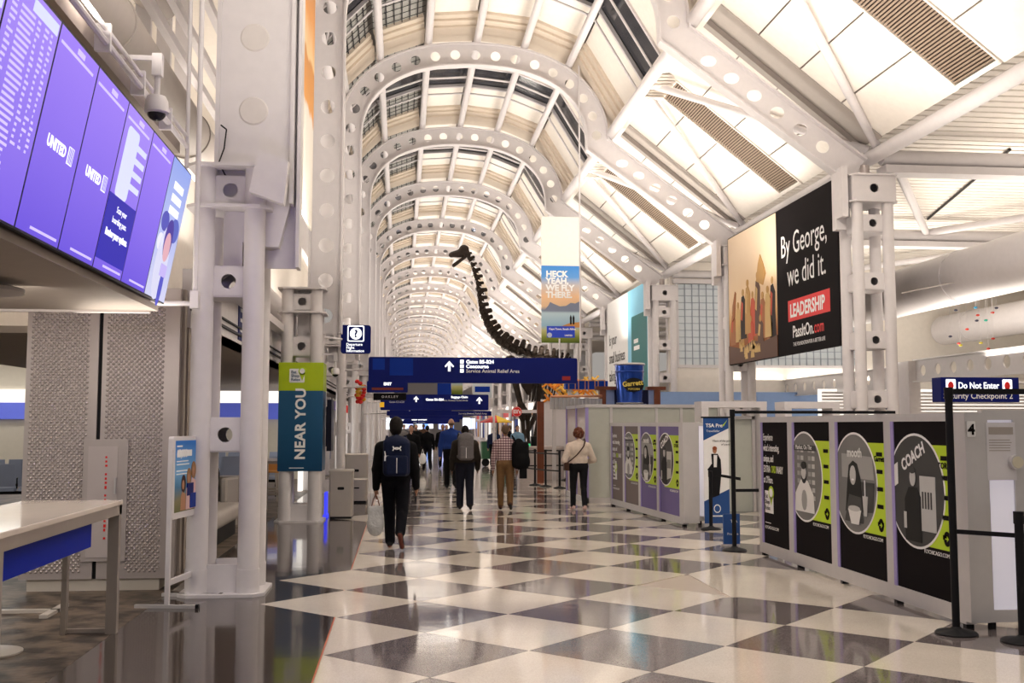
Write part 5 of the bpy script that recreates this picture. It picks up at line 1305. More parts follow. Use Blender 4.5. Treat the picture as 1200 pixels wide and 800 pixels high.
# body mats: 0 top, 1 trousers, 2 skin, 3 shoes, 4 sole
def person(label, loc, rotz, H, mats, step=.22, lift=.0, bulk=1.0, w=1.0, arms=((.0, .0), (.0, .0)), hair=HAIRB, hairkind='short', h=.014, hood=False, hand=True, sit=False, group=None, fem=False, waist=1.0, sleeve=True):
    t = thing('person', label, 'person', loc, rotz=rotz, group=group)
    s = H / 1.78
    P = []
    def C(a, b, r0, r1, m_, k_=.02): P.append(('c', np.array(a, float) * s, np.array(b, float) * s, r0 * s, r1 * s, m_, k_))
    def E(c, r, m_, k_=.03, ry=0): P.append(('e', np.array(c, float) * s, tuple(np.array(r, float) * s), m_, k_, 0, ry))
    hipw = .095 * (1.12 if fem else 1)
    # torso
    tb = .02 * bulk
    E((0, 0, 1.30), (.165 * w + tb, .105 + tb, .20), 0, .05); E((0, 0, 1.08), (.145 * w * waist + tb, .105 + tb, .17), 0, .05)
    E((0, -.012, .955), (.165 * w if not fem else .185 * w, .125, .12), 1, .04)
    C((0, .0, 1.42), (0, .01, 1.52), .055, .05, 0 if hood else 2, .02)
    if hood: E((0, -.05, 1.46), (.13, .09, .07), 0, .03)
    for sx in (-1, 1):
        C((0, 0, 1.42), (sx * .162 * w, 0, 1.375), .06, .062 + tb * .5, 0, .03); C((0, -.01, 1.49), (sx * .12 * w, -.01, 1.415), .045, .045 + tb * .3, 0, .03)
    # head
    E((0, .005, 1.665), (.074, .093, .105), 2, .01); E((0, .03, 1.60), (.052, .062, .055), 2, .02)
    C((0, .095, 1.66), (0, .108, 1.64), .010, .014, 2, .01)
    for sx in (-1, 1): E((sx * .077, -.0, 1.655), (.012, .022, .032), 2, .006)
    # legs
    for i, sx in enumerate((-1, 1)):
        d = (1 if i == 0 else -1) * step
        hip = (sx * hipw, 0, .93)
        if sit: kn = (sx * .12, .44, .93); an = (sx * .13, .42, .52)
        else:
            kn = (sx * hipw * 1.02, d * .45 + (.06 if d < 0 else .03), .50 + (.0 if d > 0 else .01)); an = (sx * hipw * 1.0, d * (1.0 if d > 0 else 1.15), .09 + (lift if d < 0 else 0))
        th_ = .083 if not fem else .09
        lg = 0 if fem else .010; C(hip, kn, th_ + tb * .3 + lg, .062 + tb * .2 + lg, 1, .03); C(kn, an, .060 + tb * .2 + lg, .043 + tb * .35 + lg, 1, .02)
        calf = ((kn[0] + an[0]) / 2, (kn[1] * .6 + an[1] * .4) - .018, kn[2] * .68 + an[2] * .32); E(calf, (.048, .052, .10), 1, .03)
        heel = (an[0], an[1] - .045, an[2] - .045)
        if d < 0 and lift > 0.03 and not sit: toe = (an[0] + sx * .02, an[1] + .06, max(.035, an[2] - .20)); heel = (an[0], an[1] - .045, an[2] - .02)
        else: toe = (an[0] + sx * .015, an[1] + .155, .032 if not sit else an[2] - .055)
        if not sit and not (d < 0 and lift > .03): heel = (an[0], an[1] - .04, .04)
        C(heel, toe, .038, .034, 3, .012); C(an, heel, .042, .036, 3 if not fem else 3, .01)
        so = np.array([0, -.012, -.026]) if not (d < 0 and lift > .03 and not sit) else np.array([0, -.026, -.012])
        C(np.array(heel) + so * .9, np.array(toe) + so * .6, .022, .022, 4, .004)
    # arms: (swing forward, bend) per side
    for i, sx in enumerate((-1, 1)):
        sw, bend = arms[i][:2]; out = arms[i][2] if len(arms[i]) > 2 else .10
        sh = np.array((sx * .18 * w, 0, 1.37)); el = sh + np.array((sx * out * .6, .30 * math.sin(sw) - .01, -.29 * math.cos(sw)))
        a2 = sw + bend; wr_ = el + np.array((sx * out * .1 if bend < 1 else -sx * .08, .25 * math.sin(a2), -.25 * math.cos(a2)))
        C(sh, el, .056 + tb * .6, .045 + tb * .5, 0, .03); C(el, wr_, .044 + tb * .5, .032 + tb * .4, 0, .02)
        fw_ = (wr_ - el) / np.linalg.norm(wr_ - el)
        pal = wr_ + fw_ * .055
        if hand:
            C(wr_, pal, .026, .028, 2, .01); C(wr_ + fw_ * .02, pal + fw_ * .03 + np.array((0, .012, 0)), .02, .022, 2, .012); C(wr_ + fw_ * .02, pal + fw_ * .03 - np.array((0, .02, 0)), .02, .02, 2, .012)
            bk = np.array((-sx * .6, .25, 0)) * .03
            for q, (oy, ln) in enumerate(((.034, .072), (.012, .08), (-.011, .074), (-.032, .06))):
                b0 = pal + fw_ * .03 + np.array((0, oy, 0)); b1 = b0 + fw_ * ln * .5; b2 = b1 + fw_ * ln * .45 + bk * .7
                C(b0, b1, .0105, .0098, 2, .003); C(b1, b2, .0098, .0085, 2, .003)
            tb0 = wr_ + fw_ * .03 + np.array((-sx * .01, .03, 0)); C(tb0, tb0 + fw_ * .035 + np.array((-sx * .01, .025, 0)), .012, .011, 2, .006); C(tb0 + fw_ * .035 + np.array((-sx * .01, .025, 0)), tb0 + fw_ * .065 + np.array((-sx * .012, .028, 0)), .011, .009, 2, .003)
        else: C(wr_, pal + fw_ * .04, .026, .024, 2, .01)
        t['hand%d' % i] = [float(x) for x in (pal + fw_ * .05) * s]
    body = surf_obj('body', P, h, mats, t)
    # hair
    HP = []
    if hairkind == 'short': HP = [('e', np.array((0, -.012, 1.685)) * s, (.081 * s, .094 * s, .097 * s), 0, .01), ('e', np.array((0, -.045, 1.64)) * s, (.068 * s, .058 * s, .07 * s), 0, .01)]
    if hairkind == 'cap': HP = [('e', np.array((0, -.005, 1.69)) * s, (.095 * s, .108 * s, .115 * s), 0, .01), ('e', np.array((0, -.05, 1.63)) * s, (.085 * s, .075 * s, .09 * s), 0, .02)]
    if hairkind == 'curly':
        rg_ = random.Random(2)
        for q in range(34):
            a = rg_.random() * 6.28; z = rg_.uniform(-1, 1); rr_ = math.sqrt(1 - z * z)
            x, y = rr_ * math.cos(a) * .095, rr_ * math.sin(a) * .095 - .02
            if y > .06 and z < .4: continue
            HP.append(('e', np.array((x, y, 1.665 + z * .10)) * s, (.035 * s,) * 3, 0, .01))
    if hairkind == 'bald': HP = [('e', np.array((0, -.03, 1.635)) * s, (.080 * s, .075 * s, .045 * s), 0, .01)]
    if hairkind == 'long': HP = [('e', np.array((0, -.015, 1.685)) * s, (.083 * s, .095 * s, .098 * s), 0, .01), ('e', np.array((0, -.06, 1.56)) * s, (.08 * s, .05 * s, .14 * s), 0, .02)]
    if HP: surf_obj('hair', HP, max(.010, h * .8), [hair], t)
    if h < .02:
        for sx in (-1, 1): MB().ell(np.array((sx * .03, .086, 1.675)) * s, (.013 * s, .008 * s, .009 * s), n=8, m=6).build('eye', BLACK, t, local=True, smooth=True)
        MB().ell(np.array((0, .083, 1.612)) * s, (.024 * s, .008 * s, .006 * s), n=8, m=5).build('mouth', pm('lips', (.35, .12, .1)), t, local=True, smooth=True)
    return t
DEN = cl_('black denim', (.006, .006, .009)); BLKC = cl_('black cotton', (.006, .006, .007)); NVYC = cl_('navy nylon', (.008, .013, .04), .6)
SHOE = pm('black shoe', (.015, .015, .016), .5); SOLEW = pm('white sole', (.6, .55, .5), .5); SOLEB = pm('brown gum sole', (.20, .06, .04), .6)
# --- the man with backpack and carrier bag
m1 = person('man in black hoodie with navy backpack, carrying a white plastic bag', (-.07, 14.4, 0), -6, 1.77, [BLKC, DEN, SKIN[1], SHOE, SOLEB], step=.22, lift=.16, bulk=2.3, arms=((-.05, .12, .08), (.02, .30, .09)), hairkind='cap', h=.0125, hood=True, w=1.17)
def backpack(label, parent_loc, rotz, col, size=(.32, .19, .50), z=1.0, y=-.25, straps=True):
    t = thing('backpack', label, 'backpack', parent_loc, rotz=rotz)
    a, b, c = size
    surf_obj('bag_body', [('b', (0, y, z + c / 2), (a / 2, b / 2, c / 2), .07, 0, .03), ('e', (0, y, z + c - .04), (a / 2 - .02, b / 2, .09), 0, .03)], .012, [col], t)
    surf_obj('front_pocket', [('b', (0, y - b / 2 - .01, z + c * .30), (a / 2 - .035, .035, c * .26), .03, 0, .02)], .011, [col], t)
    if straps:
        for sx in (-1, 1):
            MB().path([(sx * .10, y + b / 2 - .02, z + c - .03), (sx * .125, y + b / 2 + .05, z + c + .03), (sx * .135, .10, z + c - .02), (sx * .14, .17, z + c - .15), (sx * .16, .12, z + .15), (sx * .15, y + b / 2, z + .05)], .018, n=8).build('strap', col, t, local=True, smooth=True)
    MB().path([(-.03, y, z + c), (-.025, y, z + c + .05), (.025, y, z + c + .05), (.03, y, z + c)], .009, n=6).build('grab_handle', col, t, local=True)
    MB().tube((0, y - b / 2 - .05, z + c * .10), (0, y - b / 2 - .048, z + c * .5), .005, n=6).build('zip', WTXT, t, local=True)
    return t
bp = backpack('navy backpack with white logo worn by the man in black hoodie', (-.07, 14.4, 0), 2, NVYC, (.36, .20, .50), .99, -.26)
for sz in (-1, 1): MB().path([(.052 * math.cos(R(a)), -.388, 1.365 - sz * .018 + sz * .040 * math.sin(R(a)) - sz * .012) for a in range(0, 181, 20)], .0085, n=6).build('white_mark', WTXT, bp, local=True)
plate_b = MB().box((-.165, -.375, 1.20), (-.10, -.355, 1.27)).path([(-.15, -.365, 1.27), (-.16, -.36, 1.33)], .008, n=5).build('luggage_tag', WTXT, bp, local=True)
hx = m1['hand0']; bx = Vector((hx[0], hx[1], hx[2]))
bag = thing('carrier_bag', 'crinkled white translucent carrier bag hanging from the left hand', 'bag', (-.07 + hx[0], 14.4 + hx[1], hx[2] - .55))
PLA = pm('crinkled white plastic', (.62, .63, .62), .3, noise=.3, nscale=12, bump=1.0, bscale=16)
surf_obj('bag_sack', [('e', (0, 0, .14), (.115, .07, .14), 0, .03), ('b', (0, 0, .27), (.105, .05, .14), .04, 0, .04)], .012, [PLA], bag)
MB().path([(-.06, -.01, .38), (-.03, 0, .50), (.0, 0, .565), (.03, 0, .50), (.06, .01, .38)], .008, n=6).build('handle_loop', pm('brown tape', (.2, .09, .06)), bag, local=True)
hx = m1['hand1']
ph = thing('phone', 'black phone held in the right hand of the backpacker', 'phone', (-.07 + hx[0], 14.4 + hx[1], hx[2] - .05))
MB().bbox((-.02, -.045, -.06), (.012, .04, .09), .008).build('phone_body', BLACK, ph, local=True)
# --- man in royal blue jacket
person('tall balding man in royal blue jacket walking away', (1.32, 27.8, 0), 0, 1.85, [cl_('royal blue', (.008, .035, .20)), BLKC, SKIN[0], SHOE, SHOE], step=.20, lift=.05, bulk=2.2, w=1.15, arms=((.1, .15), (-.05, .15)), hair=HAIRG, hairkind='bald', h=.018)
# --- man with grey backpack
person('man in dark brown puffer jacket and dark trousers wearing grey backpack', (1.27, 20.9, 0), 0, 1.67, [cl_('dark olive puffer', (.022, .017, .013), .6), cl_('dark navy trousers', (.012, .013, .022)), SKIN[2], SHOE, SHOE], step=.16, lift=.04, bulk=3.3, w=1.08, arms=((.05, .45, .10), (.05, .5, .12)), hairkind='short', h=.015, hood=True)
backpack('grey rectangular backpack on the man in dark puffer jacket', (1.27, 20.9, 0), 0, pm('heather grey fabric', (.13, .12, .125), .8, noise=.3, nscale=30), (.31, .17, .50), .98, -.27)
# --- plaid shirt man
person('man in plaid shirt and khaki trousers walking away', (2.07, 20.8, 0), -4, 1.69, [plaid(), cl_('khaki', (.16, .085, .035)), SKIN[1], pm('brown shoe', (.07, .03, .02), .5), SHOE], step=.12, lift=.04, bulk=1.2, w=1.08, arms=((.12, .1, .09), (-.15, .2, .07)), hair=HAIRG, hairkind='short', h=.014)
sb = thing('shoulder_bag', 'large black shoulder bag on the right side of the plaid shirt man', 'bag', (2.36, 20.72, .0))
surf_obj('bag_body', [('b', (0, 0, 1.08), (.17, .13, .26), .08, 0, .03), ('e', (.03, -.06, .95), (.16, .13, .17), 0, .04), ('e', (-.03, .0, 1.32), (.09, .08, .09), 0, .03)], .014, [BLKC], sb)
MB().path([(-.12, .1, 1.25), (-.13, .08, 1.42), (-.16, .0, 1.46), (-.13, -.1, 1.40), (-.08, -.1, 1.25)], .018, n=6).build('strap', BLKC, sb, local=True, smooth=True)
MB().box((-.02, -.13, .62), (.12, -.02, .85)).build('hanging_jacket', BLKC, sb, local=True)
# --- woman
person('woman with curly chestnut hair in cream sweater and black leggings', (3.5, 20.5, 0), 2, 1.62, [cl_('cream knit', (.66, .56, .48)), cl_('black leggings', (.012, .012, .014), .7), SKIN[0], pm('pale pink shoe', (.62, .42, .38), .6), SOLEW], step=.10, lift=.03, bulk=2.2, w=1.12, arms=((-.1, 1.2, .2), (.05, 1.3, .22)), hair=HAIRR, hairkind='curly', h=.013, fem=True)
xb = thing('crossbody_bag', 'brown crossbody strap and small bag on the woman in cream sweater', 'bag', (3.5, 20.5, 0))
MB().path([(-.245, -.03, .92), (-.17, -.19, 1.00), (-.07, -.215, 1.09), (.0, -.215, 1.17), (.07, -.20, 1.26), (.105, -.15, 1.35), (.11, -.06, 1.40), (.11, .05, 1.38)], .013, n=6).build('strap', pm('brown leather', (.06, .03, .02), .5), xb, local=True, smooth=True)
MB().bbox((-.30, -.10, .78), (-.20, .08, .94), .02).build('pouch', pm('brown leather', (.06, .03, .02), .5), xb, local=True)
# --- far people
far = [(.30, 31.5, 1.68, 'person in black coat with pale face walking closer behind the backpacker', 178, BLKC, 'long'),
       (-.05, 35.0, 1.80, 'man in grey hood standing tallest behind the backpacker', 175, cl_('grey hoodie', (.16, .15, .15)), 'short'),
       (.95, 38.5, 1.66, 'person in black jacket walking, with white bag at knee', 10, BLKC, 'short'),
       (1.60, 40.5, 1.70, 'person in black clothes with bright collar facing the camera', 180, BLKC, 'short'),
       (.62, 44.0, 1.70, 'distant person in dark coat left of the bright collar person', 180, BLKC, 'short'),
       (1.10, 52.0, 1.72, 'distant person in brown jacket between the dark coats', 0, cl_('brown coat', (.09, .05, .035)), 'short'),
       (2.15, 50.0, 1.68, 'distant person in teal jacket right of the bright collar person', 180, cl_('teal jacket', (.02, .10, .10)), 'long'),
       (.15, 57.0, 1.70, 'distant person in grey coat near the left shops', 180, cl_('mid grey coat', (.1, .1, .11)), 'short'),
       (3.65, 41.2, 1.60, 'seated-height person by the umbrella cart in dark blue', 180, cl_('dark blue coat', (.02, .03, .08)), 'short'),
       (4.35, 42.0, 1.66, 'person in black jacket by the umbrella cart', 90, BLKC, 'short'),
       (4.4, 39.6, 1.66, 'person in light blue top near the umbrella cart', 180, cl_('light blue top', (.2, .35, .5)), 'long'),
       (2.9, 60.0, 1.70, 'farthest person in dark clothes on the aisle centre', 180, BLKC, 'short')]
for i, (x, y, H_, lb_, rz_, top, hk) in enumerate(far):
    person(lb_, (x, y, 0), rz_, H_, [top, DEN, SKIN[i % 2], SHOE, SHOE], step=.14 if i % 2 else .2, lift=.04, bulk=1.8, w=1.08, arms=((.1, .3), (-.1, .3)), hairkind=hk, h=.026, hand=True, hair=(HAIRB, HAIRG)[i % 2])
wb_ = thing('carrier_bag', 'white bag carried at knee height by a far person in black', 'bag', (.78, 38.2, .25))
surf_obj('bag_sack', [('e', (0, 0, .2), (.14, .08, .2), 0, .03)], .02, [WTXT], wb_); MB().path([(-.05, 0, .35), (0, 0, .55), (.05, 0, .35)], .008, n=5).build('handle_loop', WTXT, wb_, local=True)
# ------------------------------------------------------------------ DINOSAUR
D = thing('dinosaur_skeleton', 'dark mounted long-necked dinosaur skeleton rearing over the aisle behind the largest sign', 'skeleton', (6.0, 45.5, 0))
nk = [(2.80, 9.10), (3.02, 8.65), (3.2, 8.1), (3.33, 7.5), (3.42, 6.85), (3.60, 6.25), (3.88, 5.72), (4.3, 5.25), (4.9, 4.92), (5.6, 4.72), (6.3, 4.62), (7.0, 4.6), (7.4, 4.55), (7.7, 4.4)]
def nkp(t_):
    t_ = max(0, min(len(nk) - 1.001, t_)); i = int(t_); f = t_ - i
    p = [nk[max(0, i - 1)], nk[i], nk[i + 1], nk[min(len(nk) - 1, i + 2)]]
    r = []
    for d in range(2):
        a, b, c, e = (q[d] for q in p); r.append(.5 * (2 * b + (c - a) * f + (2 * a - 5 * b + 4 * c - e) * f * f + (3 * b - a - 3 * c + e) * f ** 3))
    yy = 45.0 + max(0, (t_ - 8) * .75)
    return Vector((r[0], yy, r[1]))
vm_ = MB()
vm_.ell((0, 0, 0), (.55, .30, .30), n=10, m=6).ell((.42, 0, 0), (.16, .33, .33), n=10, m=6)
vm_.add([(-.25, -.04, .2), (.35, -.04, .2), (.30, -.05, .75), (-.18, -.05, .72), (-.25, .04, .2), (.35, .04, .2), (.30, .05, .75), (-.18, .05, .72)], [(0, 3, 2, 1), (4, 5, 6, 7), (0, 1, 5, 4), (1, 2, 6, 5), (2, 3, 7, 6), (3, 0, 4, 7)])
vm_.ell((.07, 0, .78), (.26, .12, .15), n=8, m=5)
for sy in (-1, 1):
    vm_.tube((-.1, sy * .2, .05), (.15, sy * .62, -.12), .12, .07, n=6).tube((.1, sy * .35, -.1), (.75, sy * .42, -.32), .06, .02, n=5).tube((.2, sy * .12, .3), (.6, sy * .22, .42), .09, .05, n=6)
v0 = None
NV = 27
for i in range(NV):
    t_ = (len(nk) - 1.2) * i / (NV - 1); p = nkp(t_); q = nkp(t_ + .08); d = (q - p).normalized() if (q - p).length > 1e-6 else Vector((1, 0, -.2))
    sc_ = (.30 + .46 * min(1, t_ / 8.5) ** 1.1) * (1 + .12 * math.sin(i * 2.3))
    if v0 is None: v0 = o = vm_.build('vertebra', BONE, D, smooth=True, local=True)
    else: o = v0.copy(); COL.objects.link(o)
    o.location = p - Vector((6.0, 45.5, 0))
    side = Vector((0, 1, 0)); side = (side - d * side.dot(d)).normalized(); up_ = d.cross(side).normalized()
    if up_.x < 0 and up_.z < 0: up_ = -up_; side = -side
    Mx = Matrix((d, side, up_)).transposed()
    if Mx.determinant() < 0: Mx = Matrix((d, -side, up_)).transposed()
    o.rotation_euler = Mx.to_euler(); o.scale = (sc_ * .72, sc_ * .72, sc_ * .80)
def bone(nm, a, b, r0, r1, k=1.5, mid=.62):
    a = Vector(a); b = Vector(b); m_ = MB(); c1 = a.lerp(b, .18); c2 = a.lerp(b, .82)
    m_.tube(a, c1, r0 * k, r0 * mid * 1.25, n=10, caps=True).tube(c1, c2, r0 * mid * 1.25, r1 * mid * 1.25, n=10).tube(c2, b, r1 * mid * 1.25, r1 * k, n=10)
    m_.ell(a, (r0 * k,) * 3, n=10, m=6).ell(b, (r1 * k,) * 3, n=10, m=6)
    return m_.build(nm, BONE, D, smooth=True)
# skull
surf_obj('skull', [('e', (-3.52, -.5, 9.12), (.30, .13, .11), 0, .04), ('e', (-3.32, -.5, 9.30), (.16, .12, .15), 0, .04), ('c', np.array((-3.75, -.5, 9.08)), np.array((-3.42, -.5, 9.22)), .08, .10, 0, .05), ('c', np.array((-3.25, -.5, 9.3)), np.array((-3.18, -.5, 9.1)), .08, .09, 0, .05)], .03, [BONE], D)
surf_obj('jaw', [('c', np.array((-3.66, -.45, 8.74)), np.array((-3.30, -.45, 9.02)), .06, .055, 0, .03), ('c', np.array((-3.66, -.55, 8.74)), np.array((-3.30, -.55, 9.02)), .06, .055, 0, .03), ('c', np.array((-3.30, -.5, 9.02)), np.array((-3.2, -.5, 9.14)), .06, .06, 0, .03)], .025, [BONE], D)
for o in D.children:
    if o.name.split('.')[0] in ('skull', 'jaw'):
        o.scale = (1.3, 1.3, 1.3); o.location = Vector((-3.25, -.5, 9.2)) * -.3
# forelegs (two), chest
bone('humerus', (4.70, 45.0, 4.4), (5.22, 45.0, 2.25), .20, .17); bone('humerus', (6.05, 45.6, 4.4), (5.98, 45.4, 2.35), .20, .17)
bone('radius', (5.22, 45.0, 2.05), (5.30, 44.9, .75), .12, .11); bone('ulna', (5.45, 45.05, 2.1), (5.50, 45.0, .75), .13, .10)
bone('radius', (6.0, 45.4, 2.05), (5.72, 45.2, .75), .12, .10); bone('ulna', (6.2, 45.5, 2.05), (5.85, 45.3, .75), .14, .10)
for i in range(4):
    bone('metacarpal', (5.25 + .09 * i, 44.95, .72), (5.22 + .11 * i, 44.8, .15), .05, .05); bone('metacarpal', (5.68 + .07 * i, 45.2, .72), (5.66 + .09 * i, 45.05, .15), .05, .05)
surf_obj('breastbone', [('e', (-.55, -.4, 3.75), (.34, .12, .62), 0, .05), ('e', (-.5, -.4, 3.25), (.16, .1, .3), 0, .05)], .04, [BONE], D)
bone('shoulder_blade', (4.7, 45.0, 4.2), (5.6, 45.8, 3.9), .14, .12)
for i in range(9):
    for sy in (-1, 1):
        x = 6.0 + i * .17; yb = 45.8 + i * .42
        MB().path([(x, yb + sy * .1, 4.5), (x - .1, yb + sy * .7, 4.1), (x - .2, yb + sy * .85, 3.4), (x - .3, yb + sy * .55, 2.75)], .045, n=6).build('rib', BONE, D, smooth=True)
bone('femur', (7.2, 50.6, 4.0), (7.0, 50.4, 2.2), .2, .18); bone('femur', (7.9, 50.3, 4.0), (7.8, 50.0, 2.2), .2, .18)
bone('shin', (7.0, 50.4, 2.1), (7.1, 50.6, .3), .16, .13); bone('shin', (7.8, 50.0, 2.1), (7.8, 50.2, .3), .16, .13)
MB().path([(7.6, 50.2, 4.3), (7.6, 51.6, 4.1), (7.2, 53.5, 3.0), (6.9, 55, 1.8), (6.6, 56.5, .9)], .14, n=8).build('tail_spine', BONE, D, smooth=True)
MB().tube((5.35, 45.4, .1), (5.35, 45.4, 4.4), .04, n=10).tube((6.5, 46.2, .1), (6.5, 46.2, 4.4), .04, n=10).build('support_post', STEELG, D, smooth=True)
MB().bbox((4.9, 44.5, 0), (8.1, 51, .14), .04).build('plinth', pm('plinth grey', (.45, .42, .4), .5), D)

# ------------------------------------------------------------------ BINS
def bin_(label, loc, w_=.42, h_=.86):
    t = thing('waste_bin', label, 'bin', loc, group='steel bins along the left columns')
    S_ = pm('satin steel bin', (.50, .46, .42), .32, .6)
    MB().bbox((-w_ / 2, -.25, .04), (w_ / 2, .25, h_), .03).build('bin_body', S_, t, local=True)
    MB().bbox((-w_ / 2 - .01, -.26, h_ - .035), (w_ / 2 + .01, .26, h_ + .01), .02).build('bin_lid', S_, t, local=True)
    MB().box((-w_ / 2 + .02, -.23, 0), (w_ / 2 - .02, .23, .04)).build('bin_foot', BLACK, t, local=True)
    MB().prism(rrect(-.06, h_ * .60, .06, h_ * .66, .02), FB, -.256, -.24).build('slot', BLACK, t, local=True)
    return t
bin_('steel waste bin just right of the NEAR YOU banner', (-1.07, 19.3, 0))
bin_('steel waste bin behind the first, tucked beside the third left column', (-1.02, 24.6, 0), .52, 1.0)
bin_('lower steel waste bin in front of the tucked bin', (-.95, 23.2, 0), .44, .5)
gp = thing('glowing_panel', 'narrow blue lit panel left of the steel bins', 'panel', (-1.36, 19.4, 0))
MB().box((-1.38, 19.3, .05), (-1.34, 19.7, .45)).box((-1.40, 19.28, 0), (-1.32, 19.72, .05)).build('lit_face', pm('blue glow', (.05, .06, .9), emit=1.2), gp)
sc2 = thing('side_screen', 'dark screen panel edge on the right side of the NEAR YOU banner', 'screen', (-1.3, 18.9, 1.25))
MB().box((-1.30, 18.55, 1.22), (-1.22, 19.2, 2.12)).box((-1.32, 18.6, 1.3), (-1.30, 19.1, 2.0)).build('screen_case', BEZ, sc2)
# red and gold decoration
dc = thing('hanging_decoration', 'red and gold hanging festive decoration on the left columns', 'decoration', (-1.1, 26.0, 2.3))
rg_ = random.Random(8)
for k in range(26): MB().ell((-1.12 + rg_.random() * .2, 25.9 + rg_.random() * .2, 2.2 + rg_.random() * .55), (.06, .06, .05), n=7, m=5).build('tassel', (RED, pm('gold', (.7, .4, .03), .4))[k % 3 == 0], dc)
# ------------------------------------------------------------------ GATE AREA left: seats, person, tables, stools
SEAT = pm('blue grey seat', (.30, .34, .46), .5); SEATB = pm('grey bench', (.42, .38, .35), .5)
def seat_row(label, loc, rz_, n_, mat, group='waiting seats in the gate area'):
    t = thing('seat_row', label, 'seats', loc, rotz=rz_, group=group)
    for i in range(n_):
        MB().bbox((i * .56, 0, .40), (i * .56 + .52, .5, .47), .03).build('seat', mat, t, local=True)
        MB().prism([(0, 0), (.52, 0), (.50, .45), (.02, .45)], lambda u, v, d, i=i: (i * .56 + u, .46 + v * .2 + d, .48 + v), 0, .05).build('backrest', mat, t, local=True)
        MB().path([(i * .56 - .02, .45, .45), (i * .56 - .02, .45, .64), (i * .56 - .02, .1, .64)], .015, n=6).build('armrest', BLACK, t, local=True)
    MB().box((0, .2, .33), (n_ * .56, .28, .39)).build('beam', BLACK, t, local=True)
    for u in (.3, n_ * .56 - .3): MB().path([(u, -.02, .02), (u, .24, .34), (u, .5, .02)], .025, n=6).build('leg', BLACK, t, local=True)
    return t
seat_row('blue grey seat row at the left edge beyond the dimpled wall', (-7.0, 21.8, 0), 196, 5, SEAT)
seat_row('second blue grey seat row at the left edge, farther back', (-7.6, 24.6, 0), 196, 5, SEAT)
seat_row('seat row with grey backs behind the seated person', (-5.4, 25.0, 0), 0, 5, SEAT)
seat_row('seat row far back in the gate area', (-7.0, 29.0, 0), 0, 7, SEAT)
t = thing('padded_bench', 'low grey padded bench behind the nearest left column', 'bench', (-2.95, 15.6, 0))
surf_obj('cushion', [('b', (0, 0, .36), (.5, 1.2, .12), .08, 0, .02), ('b', (-.3, .2, .58), (.16, 1.0, .2), .08, 0, .02)], .03, [SEATB], t)
MB().box((-.4, -1.1, 0), (.4, 1.1, .24)).build('bench_base', BLACK, t, local=True)
person('seated person in black padded jacket seen behind the nearest left column', (-3.2, 18.0, -.42), 80, 1.72, [BLKC, BLKC, SKIN[1], SHOE, SHOE], bulk=3.5, arms=((.4, .7), (.4, .7)), hairkind='short', h=.02, sit=True)
t = thing('armchair', 'low grey armchair under the seated person in black jacket', 'chair', (-3.2, 18.0, 0), rotz=80)
MB().bbox((-.3, -.3, .30), (.3, .25, .385), .03).build('seat', SEATB, t, local=True); MB().bbox((-.3, -.42, 0), (.3, -.30, .8), .03).build('backrest', SEATB, t, local=True); MB().box((-.28, -.28, 0), (.28, .2, .30)).build('chair_base', BLACK, t, local=True)
def hightable(label, loc, w_=.9, d_=.6, h_=1.02, group='high tables along the aisle'):
    t = thing('high_table', label, 'table', loc, group=group)
    MB().bbox((-w_ / 2, -d_ / 2, h_ - .05), (w_ / 2, d_ / 2, h_), .01).build('table_top', TM, t, local=True)
    for sx in (-1, 1):
        for sy in (-1, 1): MB().box((sx * (w_ / 2 - .06), sy * (d_ / 2 - .06), 0), (sx * w_ / 2, sy * d_ / 2, h_ - .05)).build('leg', TM, t, local=True)
    return t
hightable('small metal high table beside the seated person', (-2.95, 18.5, 0), .3, .5, .80)
hightable('metal high table with stools between the first two left columns', (-2.4, 20.2, 0), .5, 1.6, 1.02)
def stool(label, loc):
    t = thing('bar_stool', label, 'stool', loc, group='wooden stools by the high table')
    MB().bbox((-.17, -.17, .70), (.17, .17, .74), .02).build('seat', GOLD, t, local=True)
    for sx in (-1, 1):
        for sy in (-1, 1): MB().tube((sx * .13, sy * .13, .70), (sx * .18, sy * .18, 0), .016, n=8).build('leg', TM, t, local=True)
    MB().path([(-.16, -.16, .25), (.16, -.16, .25), (.16, .16, .25), (-.16, .16, .25), (-.16, -.16, .25)], .012, n=6).build('foot_ring', TM, t, local=True)
    MB().box((-.16, .14, .74), (.16, .17, .86)).build('low_back', GOLD, t, local=True)
stool('wooden bar stool nearest beyond the high table', (-2.6, 22.0, 0)); stool('second wooden bar stool beyond the high table', (-2.75, 22.9, 0)); stool('third wooden bar stool beyond the high table', (-2.9, 23.8, 0))
t = thing('gate_counter', 'white podium at the left edge beyond the seats', 'counter', (-12.5, 27, 0))
MB().bbox((-1.4, -.4, 0), (1.4, .4, 1.9), .02).build('podium', WTXT, t, local=True); MB().box((-1.4, -.45, 1.9), (1.6, .4, 2.5)).build('blue_top', NAVY2, t, local=True)
sg = thing('aisle_sign', 'dark blue side sign under the soffit between first two left columns', 'sign', (-2.24, 14.6, 2.85), rotz=90)
MB().box((0, 0, 0), (1.6, .03, .55)).build('sign_body', NAVY, sg, local=True)
for k in range(3): plate(sg, 'sign_text', rect(.15, .4 - k * .14, .9, .45 - k * .14), WTXT, 1)

